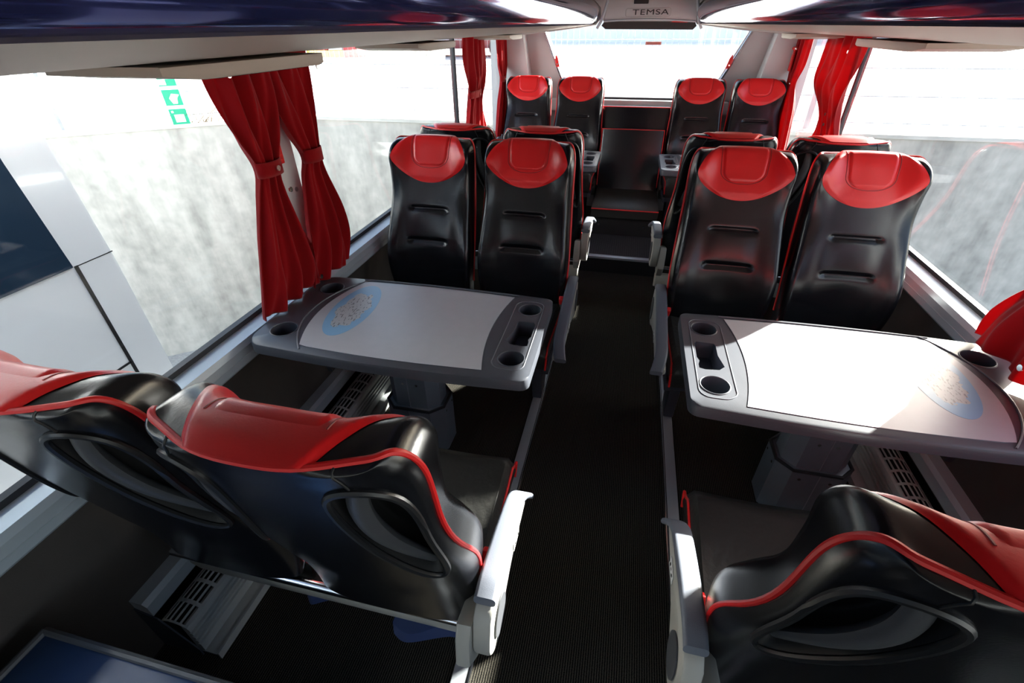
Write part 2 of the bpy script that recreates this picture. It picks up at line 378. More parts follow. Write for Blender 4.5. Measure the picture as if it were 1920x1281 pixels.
mb = MB(); mb.box((-0.9, YR+0.02, 0.95), (0.9, YR+0.026, 1.53)); struct('window_7', mb, M['glass'], smooth=False)

# aisle rails
for sx in (-1, 1):
    mb = MB(); a, b = sorted((sx*0.2735, sx*0.322)); mb.box((a, YF, 0.0), (b, 4.2, 0.010), 0.0015)
    r_ = mb.build('seat_rail', M['alu'])
    tag(r_, 'flat aluminium seat rail along the %s side of the aisle' % ('left' if sx < 0 else 'right'), 'rail')
    mb = MB(); a, b = sorted((sx*0.272, sx*0.276)); mb.box((a, YF, 0.0), (b, 4.2, 0.013)); mb.build('rail_lip', M['chrome'], r_, smooth=False)
    mb = MB(); a, b = sorted((sx*0.2785, sx*0.2815)); mb.box((a, YF, 0.0100), (b, 4.2, 0.0107)); mb.build('rail_groove', M['dark'], r_, smooth=False)

# ------------------------------------------------------------------ heaters along the walls
def heater(sx, y0, y1, label):
    t = empty('floor_heater', (sx*1.09, (y0+y1)/2, 0)); tag(t, label, 'heater')
    ox, oy = sx*1.09, (y0+y1)/2
    L = lambda mb: mb.xf(lambda v: Vector((v.x-ox, v.y-oy, v.z)))
    X = lambda p: (sx*p[0], p[1])
    # wall beam
    mb = MB(); mb.prism([X((1.175, 0.205)), X((1.175, 0.235)), X((1.135, 0.235)), X((1.123, 0.222)), X((1.123, 0.180)), X((1.175, 0.175))], 'y', y0, y1); L(mb).build('beam', M['sill'], t, angle=20)
    mb = MB(); mb.box((min(sx*1.10, sx*1.175), y0+.004, 0.0), (max(sx*1.10, sx*1.175), y1-.004, 0.115)); L(mb).build('dark_core', M['dark'], t, smooth=False)
    # perforated grille: arched bars
    arc = [(1.112, 0.158), (1.098, 0.167), (1.083, 0.171), (1.067, 0.171), (1.051, 0.167), (1.037, 0.159)]
    mb = MB()
    def strip(p, q, ya, yb, th=0.002):
        mb.add([(sx*p[0], ya, p[1]), (sx*q[0], ya, q[1]), (sx*q[0], yb, q[1]), (sx*p[0], yb, p[1]),
                (sx*p[0], ya, p[1]-th), (sx*q[0], ya, q[1]-th), (sx*q[0], yb, q[1]-th), (sx*p[0], yb, p[1]-th)],
               [(0,1,2,3),(7,6,5,4),(0,4,5,1),(1,5,6,2),(2,6,7,3),(3,7,4,0)])
    N = len(arc)
    for i, p in enumerate(arc):                  # lengthwise ribs
        q = arc[i+1] if i < N-1 else (2*arc[i][0]-arc[i-1][0], 2*arc[i][1]-arc[i-1][1])
        g = 0.30 if 0 < i < N-1 else 0.55
        strip(p, (p[0]+(q[0]-p[0])*g, p[1]+(q[1]-p[1])*g), y0, y1)
    ny = max(2, int((y1-y0)/0.058))
    for j in range(ny+1):                        # cross bars
        yc = y0+(y1-y0)*j/ny
        for i in range(N-1): strip(arc[i], arc[i+1], max(y0, yc-0.005), min(y1, yc+0.005), 0.0025)
    L(mb).build('grille', M['plastic_cool'], t, smooth=False, fixn=False)
    mb = MB(); mb.prism([X((1.110, 0.120)), X((1.110, 0.146)), X((1.095, 0.156)), X((1.078, 0.160)), X((1.058, 0.158)), X((1.040, 0.150)), X((1.040, 0.118))], 'y', y0+.003, y1-.003); L(mb).build('grille_core', M['dark'], t, smooth=False)
    # ribbed front face with a rounded shoulder
    pr = [(1.037, 0.159), (1.030, 0.153), (1.0265, 0.145), (1.026, 0.137)]
    z = 0.137
    for _ in range(4): pr += [(1.0255, z-0.004), (1.032, z-0.007), (1.032, z-0.011), (1.0245, z-0.013), (1.0245, z-0.020)]; z -= 0.020
    pr += [(1.024, 0.03), (1.046, 0.02), (1.046, 0.155)]
    mb = MB(); mb.prism([X(p) for p in pr], 'y', y0, y1); L(mb).build('ribbed_front', M['plastic_cool'], t, angle=30)
    mb = MB(); a, b = sorted((sx*0.985, sx*1.06)); mb.box((a, y0, 0.018), (b, y1, 0.024)); a, b = sorted((sx*0.981, sx*0.987)); mb.box((a, y0, 0.0), (b, y1, 0.030)); L(mb).build('floor_flange', M['plastic_cool'], t, smooth=False)
    for ya in (y0-.004, y1):
        mb = MB(); mb.prism([X((1.175, 0.0)), X((1.175, 0.20)), X((1.11, 0.175)), X((1.04, 0.03)), X((1.04, 0.0))], 'y', ya, ya+0.004); L(mb).build('end_plate', M['leg'], t, smooth=False)
    return t
M['plastic_cool'] = mat('cool_grey_casing', (0.42, 0.45, 0.455), 0.42, metal=0.0, spec=0.5)
heater(-1, 0.39, 1.62, 'slotted grey floor heater along the left wall, running under the left table')
heater(1, 0.10, 2.05, 'slotted grey floor heater along the right wall, running under the right table')
for sx in (-1, 1):
    mb = MB(); mb.box((-0.010, -0.002, -0.08), (0.010, 0.002, 0.20)); mb.cyl((0, -0.0035, 0.14), 0.004, 0.002, 'y', 10)
    mb.xf(lambda v: Matrix.Rotation(math.radians(12*sx), 3, 'Y') @ v)
    o = mb.build('wall_bracket', M['leg']); o.location = (sx*1.16, 1.36, 0.36)
    tag(o, 'slim grey metal strap on the dark wall under the %s table' % ('left' if sx < 0 else 'right'), 'bracket')

# ------------------------------------------------------------------ seats
CEN = [(.02,.41),(.05,.45),(.055,.56),(.040,.66),(.000,.78),(-.040,.88),(-.075,.97),(-.105,1.030),(-.128,1.074),(-.150,1.096),(-.185,1.097),(-.216,1.086)]
EDG = [(.186,-.012,.415),(.194,.0,.47),(.202,.006,.57),(.204,-.012,.66),(.197,-.072,.77),(.191,-.112,.88),(.191,-.124,.97),(.190,-.134,1.028),(.184,-.148,1.066),(.172,-.160,1.086),(.162,-.172,1.092),(.152,-.184,1.090)]
BUL = [.05,.06,.068,.075,.085,.070,.068,.085,.078,.056,.028,.006]
REA = [(-.052,.420),(-.062,.470),(-.085,.57),(-.115,.67),(-.145,.78),(-.170,.87),(-.190,.95),(-.203,1.01),(-.210,1.043),(-.213,1.062),(-.215,1.075),(-.216,1.086)]
KN = [0, .45, .75, .92, 1.0]
def pad_pt(u, v, dents=True):
    k = v*11; yc, zc = cr(CEN, k); W, ye, ze = cr(EDG, k); b = cr(BUL, k)
    ybp = ye+b; a = abs(u); sg = -1 if u < 0 else 1
    xs = [(0.0, yc, zc), (.48*W, yc+.10*(ybp-yc), zc+.2*(ze-zc)), (.79*W, yc+.62*(ybp-yc), zc+.6*(ze-zc)), (.945*W, ye+.80*b, zc+.9*(ze-zc)), (W, ye, ze)]
    K = [-.45]+KN; V = [(-xs[1][0], xs[1][1], xs[1][2])]+xs
    i = 1
    while i < 4 and a > K[i+1]: i += 1
    h = K[i+1]-K[i]; t = (a-K[i])/h; o = []
    for q in range(3):
        m0 = (V[i+1][q]-V[i-1][q])/(K[i+1]-K[i-1])
        m1 = (V[i+2][q]-V[i][q])/(K[i+2]-K[i]) if i < 4 else (V[5][q]-V[4][q])/(K[5]-K[4])
        o.append((2*t**3-3*t*t+1)*V[i][q]+(t**3-2*t*t+t)*h*m0+(-2*t**3+3*t*t)*V[i+1][q]+(t**3-t*t)*h*m1)
    x, y, z = o
    if dents:
        m = 1-sstep(.36, .44, a)
        for v0, d in ((.405, .013), (.300, .013)):
            y -= m*d*math.exp(-((v-v0)/.0075)**2)
        y += .0035*math.exp(-((v-.352)/.045)**4)*(1-sstep(.20, .52, a))
        y -= .010*math.exp(-((v-.22)/.07)**2)*math.exp(-((a-.0)/.35)**2)
    return Vector((sg*x, y, z))
def pad_n(u, v):
    e = .004
    a = pad_pt(min(1, u+e), v, False)-pad_pt(max(-1, u-e), v, False); b = pad_pt(u, min(1, v+e), False)-pad_pt(u, max(0, v-e), False)
    n = a.cross(b)
    n = n.normalized() if n.length > 1e-12 else Vector((0, 1, 0))
    if v < .85 and n.y < 0: n = -n
    if v >= .85 and (n.z < 0 and abs(n.z) > .05): n = -n
    return n
def shell_pt(t, v):
    k = v*11; yr, zr = cr(REA, k); W, ye, ze = cr(EDG, k); th = t*PI/2
    s, c = math.sin(abs(th)), math.cos(th); sg = -1 if t < 0 else 1
    c = max(c, 0.0)
    P = Vector((sg*W*s**.80, ye+(yr-ye)*c**.70, ze+(zr-ze)*c))
    if v > .90:
        q = sstep(.90, 1.0, v); u = max(-1, min(1, P.x/W)) if W > 1e-6 else 0
        P = P.lerp(pad_pt(u, 1.0, False), q)
    return P
RT, RV, RA, RB = .51, .525, .250, .205
def rec_d(t, v):
    sg = -1 if t < 0 else 1
    a = abs(t)-RT-(-.10*(v-RV)/RB); b = v-RV
    return math.sqrt((a/RA)**2+(b/RB)**2)
def shell_n(t, v):
    e = .004
    a = shell_pt(min(1, t+e), v)-shell_pt(max(-1, t-e), v); b = shell_pt(t, min(1, v+e))-shell_pt(t, max(0, v-e))
    n = a.cross(b)
    n = n.normalized() if n.length > 1e-12 else Vector((0, -1, 0))
    P = shell_pt(t, v)
    if n.dot(Vector((P.x*1.0, -.12, 0))) < 0: n = -n
    return n
def shell_full(t, v):
    P = shell_pt(t, v); d = rec_d(t, v)
    if d < 1.0:
        W = cr(EDG, v*11)[0]; room = pad_pt(max(-1, min(1, P.x/W)), v, False).y-P.y
        P = P-shell_n(t, v)*(min(.055, max(.012, room*.62))*sstep(0, 1, (1.0-d)/.16))
    return P
def curve_v():
    vs = [i/70 for i in range(71)]
    for v0 in (.405, .300): vs += [v0+d for d in (-.017, -.012, -.008, -.004, 0, .004, .008, .012, .017)]
    return sorted(set(vs))

def make_seat(arm=None, leather='leather', arm_pts=None):
    """one coach seat facing +Y; arm = -1 / +1 for the side that carries an armrest"""
    root = empty('passenger_seat')
    mb = MB(); us = [-1, -.975, -.95]+[-.92+1.84*i/40 for i in range(41)]+[.95, .975, 1]
    mb.grid([[pad_pt(u, v) for u in us] for v in curve_v()])
    bk = mb.build('backrest', M[leather], root, angle=80)
    ts = [-1+2*i/150 for i in range(151)]; vs = [i/140 for i in range(141)]
    mb = MB(); mb.grid([[shell_pt(t, v) for t in ts] for v in vs])
    mb.f = [q for n_, q in enumerate(mb.f) if rec_d(-1+2*(n_ % 150+.5)/150, (n_//150+.5)/140) > .985]
    # closed underside
    bt = [pad_pt(u, 0) for u in us]; bs = [shell_full(t, 0) for t in ts]
    mb2 = MB(); mb2.grid([[pad_pt(-1+2*i/24, 0) for i in range(25)], [shell_pt(-1+2*i/24, 0) for i in range(25)]])
    mb.add(mb2.v, mb2.f)
    sh = mb.build('back_shell', M[leather], root, angle=80)
    for s in (-1, 1):
        rings = []
        for d in (1.03, 1.0, .975, .94, .90, .85, .78, .65, .45, .2, .02):
            r = []
            for i in range(64):
                a = 2*PI*i/64; v = RV+RB*d*math.sin(a); t = RT-.10*d*math.sin(a)+RA*d*math.cos(a)
                P = shell_pt(s*t, v); W = cr(EDG, v*11)[0]
                room = pad_pt(max(-1, min(1, P.x/W)), v, False).y-P.y
                dep = min(.055, max(.010, room*.60))*sstep(0, 1, (1.0-d)/.18) if d < 1 else -.0005
                r.append(P-shell_n(s*t, v)*dep)
            rings.append(r)
        mb = MB(); mb.grid(rings, True); mb.add(rings[-1], [tuple(range(64))]); mb.build('handle_recess', M['recess'], root, angle=80)
    # vertical seam tucks on the shell
    for s in (-1, 1):
        mb = MB(); mb.tube([shell_pt(s*(.43+.02*q), .70+.27*q)+shell_n(s*(.43+.02*q), .70+.27*q)*.0006 for q in [i/8 for i in range(9)]], .0016, 6)
        mb.build('seam', M['rim'], sh)
    # piping round the rim
    path = [pad_pt(-1, .13+.87*i/36, False) for i in range(37)]+[pad_pt(-1+2*i/20, 1, False) for i in range(1, 20)]+[pad_pt(1, 1-.87*i/36, False) for i in range(37)]
    for _ in range(6): path = [path[0]]+[(path[i-1]+path[i]*2+path[i+1])/4 for i in range(1, len(path)-1)]+[path[-1]]
    mb = MB(); mb.tube(path, .0050, 8); mb.build('piping', M['piping'], root)
    # headrest patch
    vb, vc, vr = .503, .655, .1521
    mb = MB(); rows = []
    V = [vb+(1-vb)*(i/46)**2.0 for i in range(47)]
    def hw(v): return .86*max(0, 1-((vc-v)/vr)**2.05)**(1/2.05) if v < vc else .86-.34*((v-vc)/(1-vc))**1.1
    for v in V:
        w_ = max(hw(v), .02); r = []
        for j in range(33):
            q = -1+2*j/32; q = math.copysign(abs(q)**.8, q); u = q*w_
            edge = min((1-abs(q))*w_/.10, (v-vb)/.03)
            off = .0012+.0062*sstep(0, 1, edge)
            r.append(pad_pt(u, v, False)+pad_n(u, v)*off)
        rows.append(r)
    mb.grid(rows); hr = mb.build('headrest', M['red'], root, angle=80)
    mb = MB(); vb2 = .570; V = [vb2+(.90-vb2)*(i/34)**1.8 for i in range(35)]; rows = []
    for v in V:
        g = max(0.0, 1-((.645-v)/(.645-vb2+.002))**2.4)**(1/2.4) if v < .645 else 1
        w_ = max(.02, (.40+(.07*math.sin(PI*min(1, (v-.645)/.355)*.6) if v > .645 else 0))*g); r = []
        for j in range(25):
            q = -1+2*j/24; q = math.copysign(abs(q)**.75, q); u = q*w_
            edge = min((1-abs(q))*w_/.06, (v-vb2)/.02)
            r.append(pad_pt(u, v, False)+pad_n(u, v)*(.0045+.0075*sstep(0, 1, edge)*(1-sstep(.80, .89, v))))
        rows.append(r)
    mb.grid(rows); mb.build('headrest_pad', M['red'], hr, angle=80)
    # seam round the pad
    pts = []
    def sw(v): return .415+.07*math.sin(PI*min(1, (v-.645)/.355)*.6)
    for i in range(24): v = .865-(.865-.645)*i/23; pts.append((-sw(v), v))
    for i in range(1, 20):
        a = PI*i/20; pts.append((-.415*abs(math.cos(a))**.83*(1 if math.cos(a) > 0 else -1), .645-.079*math.sin(a)**.83))
    for i in range(24): v = .645+(.865-.645)*i/23; pts.append((sw(v), v))
    mb = MB(); mb.tube([pad_pt(u, v, False)+pad_n(u, v)*.0068 for u, v in pts], .0018, 6); mb.build('headrest_seam', M['red_seam'], hr)
    # recess rims and grab handles on both rear corners
    for s in (-1, 1):
        ring = []
        for i in range(48):
            a = 2*PI*i/48; b = RB*1.01*math.sin(a); v = RV+b; t = RT-.10*b/RB+RA*1.01*math.cos(a)
            ring.append(shell_pt(s*t, v)+shell_n(s*t, v)*.001)
        mb = MB(); mb.tube(ring, .0058, 8, closed=True); mb.build('recess_rim', M['rim'], root)
        hp = []
        for i in range(21):
            q = i/20; v = RV+RB*(.86-1.74*q); t = RT-.10*(v-RV)/RB-RA*(.05+.55*math.sin(PI*q)**1.1-.05*q)
            hp.append(shell_pt(s*t, v)-shell_n(s*t, v)*(.010+.012*(1-math.sin(PI*q))))
        rad = [(.008+.005*math.sin(PI*i/20), .012+.006*math.sin(PI*i/20)) for i in range(21)]
        mb = MB(); mb.tube(hp, [(a, b) for a, b in rad], 12)
        gh = mb.build('grab_handle', M['handle'], root)
    # cushion
    nx, ny = 22, 30; top = []; 
    for j in range(ny+1):
        q = j/ny; y = .0+.415*q; r = []
        for i in range(nx+1):
            p = -1+2*i/nx; x = p*(.192-.012*q)
            z = .452+.010*p*p-.016*(1-p*p)*math.sin(PI*min(1, q*1.15))+.012*q-.030*sstep(.90, 1.0, q)
            z -= .028*sstep(.90, 1.0, abs(p))
            z -= .010*math.exp(-((q-.42)/.02)**2)*(1-sstep(.45, .6, abs(p)))
            z -= .004*math.exp(-((p)/.06)**2)*sstep(.45, .6, q)*0
            r.append((x, y, z))
        top.append(r)
    mb = MB(); mb.grid(top)
    def skirt(e, dz, inx=1.0): return [(x*inx, y, dz) for x, y, z in e]
    per = top[0]+[r[-1] for r in top[1:]]+top[-1][::-1][1:]+[r[0] for r in top[::-1]][1:-1]
    lo1 = [(x*1.02, y+(.006 if y > .3 else 0), z-.030) for x, y, z in per]; lo2 = [(x*.97, y*.98, .350) for x, y, z in per]
    mb.grid([per, lo1, lo2], True); mb.add(lo2, [tuple(range(len(lo2)))])
    cu = mb.build('seat_cushion', M[leather+'_seat'] if leather+'_seat' in M else M[leather], root, angle=60)
    for s in (-1, 1):
        mb = MB(); mb.tube([(s*(.192-.012*q)*1.005, .0+.415*q, .452+.010+.012*q-.030*sstep(.90, 1, q)-.030) for q in [i/24 for i in range(25)]]+[(s*.184, .424, .42), (s*.180, .420, .36)], .0042, 8)
        mb.build('cushion_piping', M['piping'], cu)
    mb = MB(); mb.tube([(-.10+.2*i/10, .0+.415*.42, .452-.0255) for i in range(11)], .0016, 6); mb.build('cushion_seam', M['rim'], cu)
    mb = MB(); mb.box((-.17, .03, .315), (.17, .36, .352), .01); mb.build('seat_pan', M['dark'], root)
    if arm: make_arm(root, arm, arm_pts)
    return root

def make_arm(root, s, ap=None):
    ry, rz, ty, tz = ap or (-.03, .575, .27, .525)     # rear-top and front-tip of the pad
    x0, x1 = .208, .252
    d = Vector((ty-ry, tz-rz)); L = d.length; d.normalize(); n = Vector((-d.y, d.x))
    if n.y < 0: n = -n
    P = lambda a, b: (ry+d.x*a+n.x*b, rz+d.y*a+n.y*b)
    # side console: broad round pivot at the rear tapering to the front
    cy, cz = ry-.01, rz-.105
    poly = [P(L*.99, -.022), P(L*.80, -.040), P(L*.60, -.055), P(L*.40, -.080), P(L*.22, -.125)]
    for k in range(9):
        a = math.radians(-40-20*k); poly.append((cy+.068*math.cos(a), cz+.072*math.sin(a)))
    poly += [P(-.055, -.035), P(-.03, -.010), P(L*.3, -.004), P(L*.7, -.006), P(L*.97, -.008)]
    arm_ = None
    mb = MB(); mb.prism(poly, 'x', s*(x0+.004), s*(x1-.002), .007); arm_ = mb.build('armrest', M['plastic'], root)
    # soft pad on top, curling at the tip
    pts = []
    for i in range(25):
        q = i/24; a = -.035+(L+.035)*q; drop = -.020*max(0, (q-.86)/.14)**2-.010*max(0, (.10-q)/.10)
        pts.append((a, .006+.010*math.sin(PI*q)+drop, .016*s*max(0, (q-.80)/.20)**2))
    rows = []
    sec = rrect(-.022, -.011, .022, .009, .008, 3)
    for a, b, dx in pts:
        y, z = P(a, b)
        rows.append([(s*(x0+x1)/2+dx+p[0], y+n.x*p[1], z+n.y*p[1]) for p in sec])
    mb = MB(); mb.grid(rows, True); m_ = len(sec); mb.add(rows[0], [tuple(range(m_))]); mb.add(rows[-1], [tuple(range(m_))])
    mb.build('arm_pad', M['pad'], arm_)
    xo = s*(x1-.001)
    mb = MB(); mb.prism([(cy+.004+.040*math.cos(a), cz+.010+.052*math.sin(a)) for a in [2*PI*i/28 for i in range(28)]], 'x', xo, xo+s*.003); mb.build('pivot_cap', M['handle'], arm_)
    y, z = P(L*.55, -.030)
    mb = MB(); mb.prism([(y-.026, z-.012), (y+.026, z-.016), (y+.026, z+.010), (y-.026, z+.014)], 'x', xo, xo+s*.0015); lb = mb.build('control_label', M['label'], arm_)
    mb = MB()
    for j, (a, b) in enumerate(((-.016, .004), (-.010, -.003), (.002, .0), (.014, .001), (.016, -.006))):
        mb.box((min(xo+s*.0014, xo+s*.0022), y+a-.003, z+b-.002), (max(xo+s*.0014, xo+s*.0022), y+a+.003, z+b+.002))
    mb.build('control_symbols', M['letter'], lb, smooth=False)
    # base knuckle below the pivot
    mb = MB(); mb.prism([(cy-.085, cz-.05), (cy-.075, cz+.02), (cy-.055, cz+.06), (cy+.02, cz+.04), (cy+.06, cz-.04), (cy+.03, cz-.10), (cy-.04, cz-.11)], 'x', s*.178, s*(x0+.003), .008)
    mb.build('arm_mount', M['plastic'], root)
    # buckle
    bu = MB(); bu.box((-.014, -.010, -.022), (.014, .010, .022), .004); bu.xf(lambda v: Matrix.Rotation(-.5, 3, 'X') @ v + Vector((s*.196, .075, .490)))
    b_ = bu.build('belt_buckle', M['buckle'], root)
    mb = MB(); mb.tube([(s*.196, .068, .475), (s*.198, .03, .43), (s*.198, -.01, .40)], .008, 8); mb.build('buckle_stalk', M['rim'], b_)

M['recess'] = mat('recess_shade_black', (0.006, 0.006, 0.007), 0.6)  # handle insert; matte near-black puts the recess's depth shade into the colour
M['leather_seat'] = mat('seat_cushion_leather', (0.024, 0.024, 0.022), 0.40, spec=0.32, bump=(60, 0.25), bscale=3)

# ---- positions: (row, face, column x, arm side in world, label)
GRP = 'red and black coach seats'
XA, XW = .418, .848
def seat_xf(o, x, y, face): o.location = (x, y, 0); o.rotation_euler = (0, 0, 0 if face > 0 else PI)
rows = [   # y of the joint, facing, arm (rear y/z, tip y/z)
    ('A', 0.50, 1, (-.03, .580, .25, .525), {
        'LW': 'black coach seat by the left windows nearest the camera, seen from behind',
        'LA': 'black coach seat with red headrest beside the aisle at lower left, seen from behind',
        'RA': 'black coach seat beside the aisle at lower right, seen from behind',
        'RW': 'black coach seat cut off by the lower right edge, seen from behind'}),
    ('C', 1.88, -1, (.02, .560, .49, .480), {
        'LW': 'black and red coach seat behind the left table by the window, facing the camera',
        'LA': 'black and red coach seat behind the left table beside the aisle, facing the camera',
        'RA': 'black and red coach seat behind the right table beside the aisle, facing the camera',
        'RW': 'black and red coach seat behind the right table by the window, facing the camera'}),
    ('E', 2.49, 1, (-.03, .580, .25, .540), {
        'LW': 'black coach seat back half hidden directly behind the window seat of the left table',
        'LA': 'black coach seat back half hidden directly behind the aisle seat of the left table',
        'RA': 'black coach seat back half hidden directly behind the aisle seat of the right table',
        'RW': 'black coach seat back half hidden directly behind the window seat of the right table'}),
    ('F', 4.22, -1, None, {
        'LW': 'leftmost rear row seat with red headrest beside the corner panel',
        'LA': 'second rear row seat from the left, its red headrest against the rear window',
        'RA': 'rear row seat just right of the low middle seat, with red headrest',
        'RW': 'rightmost rear row seat with red headrest beside the corner panel'}),
]
protos = {}
for row, y, face, ap, lab in rows:
    for key, x in (('LW', -XW), ('LA', -XA), ('RA', XA), ('RW', XW)):
        aisle = key[1] == 'A'
        world_side = 1 if key[0] == 'L' else -1           # the armrest is on the aisle side
        s = world_side*face if (aisle and ap) else 0
        pk = (s, ap if s else None)
        if pk in protos: o = copy_tree(protos[pk])
        else: o = make_seat(s, 'leather', ap); protos[pk] = o
        xx = x if row != 'F' else {'LW': -.885, 'LA': -.452, 'RA': .478, 'RW': .908}[key]
        if row == 'A' and key[0] == 'R': xx += .012
        seat_xf(o, xx, y, face)
        if row == 'F': o.location.z = .04
        tag(o, lab[key], 'seat', GRP)

# seat frames, one per pair
def seat_frame(x0, x1, y, face, label, aisle):
    t = empty('bench_base', ((x0+x1)/2, y, 0), 0 if face > 0 else PI); tag(t, label, 'seat base')
    hw_ = (x1-x0)/2; sa = (1 if (aisle > 0) == (face > 0) else -1)
    mb = MB(); mb.prism([(.0, .262), (.080, .222), (.095, .30), (.07, .315), (.005, .345), (-.012, .31)], 'x', -hw_+.01, hw_+(-.01), .006); mb.build('rear_beam', M['plastic'], t)
    mb = MB(); mb.tube([(-hw_+.02, -.030, .396), (hw_-.02, -.030, .396)], .012, 12); mb.build('rear_tube', M['chrome'], t)
    mb = MB(); mb.box((-hw_+.03, .285, .27), (hw_-.03, .325, .313), .005); mb.build('front_beam', M['leg'], t)
    for s in (-1, 1):
        mb = MB(); mb.box((s*(hw_-.04)-.012, .0, .275), (s*(hw_-.04)+.012, .34, .313), .003); mb.build('side_member', M['leg'], t)
    xl = sa*(hw_-.096)
    mb = MB(); mb.prism([(.10, .012), (.195, .012), (.23, .28), (.02, .28)], 'x', xl-.022, xl+.022, .004); mb.build('leg', M['leg'], t)
    return t
for row, y, face, ap, lab in rows:
    for sx in (-1, 1):
        x0, x1 = sorted((sx*.208, sx*1.05))
        side = 'left' if sx < 0 else 'right'
        if row == 'F': x0, x1 = sorted((sx*.255+.013, sx*1.085+.013))
        fr = seat_frame(x0, x1, y, face, {'A': 'grey seat base under the nearest %s pair of seats' % side,
            'C': 'grey seat base under the %s pair facing the camera behind the table' % side,
            'E': 'grey seat base under the %s pair standing back to back with the table seats' % side,
            'F': 'grey seat base under the %s pair of the rear row' % side}[row], -sx)
        if row == 'F': fr.location.z = .04
# under-seat cloth pouches
for (x, y, w_, lab) in ((-.36, .47, .19, 'dark blue cloth pouch hanging under the lower left aisle seat'), (-.66, .50, .12, 'small dark blue cloth pouch under the nearest left seats, further from the aisle')):
    mb = MB(); R = []
    for i in range(17):
        p = -1+2*i/16; R.append([(x+p*w_/2, y+.045+.02*math.sin(3*p)+a*.025, .262-h*1.15*(1+.25*math.sin(5*p))) for a, h in ((-1, 0), (-1.3, .03), (0, .055), (1.3, .03), (1, 0))])
    mb.grid(R, True); mb.add(R[0], [(0,1,2,3,4)]); mb.add(R[-1], [(0,1,2,3,4)])
    tag(mb.build('cloth_pouch', M['bluecloth']), lab, 'pouch')

# middle seat of the rear row
t = empty('middle_seat', (0, 3.9, 0.12)); tag(t, 'low black middle seat without headrest at the end of the aisle', 'seat')
Lm = lambda mb: mb.xf(lambda v: v-Vector((0, 3.9, .12)))
mb = MB(); mb.prism([(3.56, .270), (3.56, .335), (3.60, .352), (4.10, .350), (4.14, .27)], 'x', -.235, .262, .012); Lm(mb).build('seat_cushion', M['leather_seat'], t)
mb = MB(); mb.prism([(4.06, .35), (4.12, .35), (4.235, .79), (4.18, .79)], 'x', -.235, .250, .012); Lm(mb).build('backrest', M['leather'], t)
mb = MB(); mb.tube([(-.235, 3.556, .335), (.262, 3.556, .335)], .0045, 8); Lm(mb).build('cushion_piping', M['piping'], t)
mb = MB(); mb.tube([(-.237, 4.07, .37), (-.237, 4.182, .79), (.252, 4.182, .79), (.252, 4.07, .37)], .0040, 8); Lm(mb).build('back_piping', M['piping'], t)
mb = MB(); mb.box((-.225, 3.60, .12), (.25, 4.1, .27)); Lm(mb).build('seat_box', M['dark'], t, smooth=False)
mb = MB()
for x in (-.17, .17): mb.cyl((x, 3.592, .20), .007, .008, 'y', 12)
Lm(mb).build('bolt', M['chrome'], t)
mb = MB(); mb.prism([(4.30, .74), (4.36, .74), (4.42, .93), (4.36, .93)], 'x', -.27, .285, .01); o = mb.build('headrest_board', M['leather'])
tag(o, 'low black padded board edged in red below the rear window', 'padded board')
mb = MB(); mb.tube([(-.27, 4.358, .93), (.285, 4.358, .93)], .004, 8); mb.build('piping', M['piping'], o)
mb = MB(); mb.prism([(4.40, 0.12), (4.42, 0.12), (4.42, .74), (4.34, .74)], 'x', -.27, .285); mb.build('backing', M['dark'], o, smooth=False)

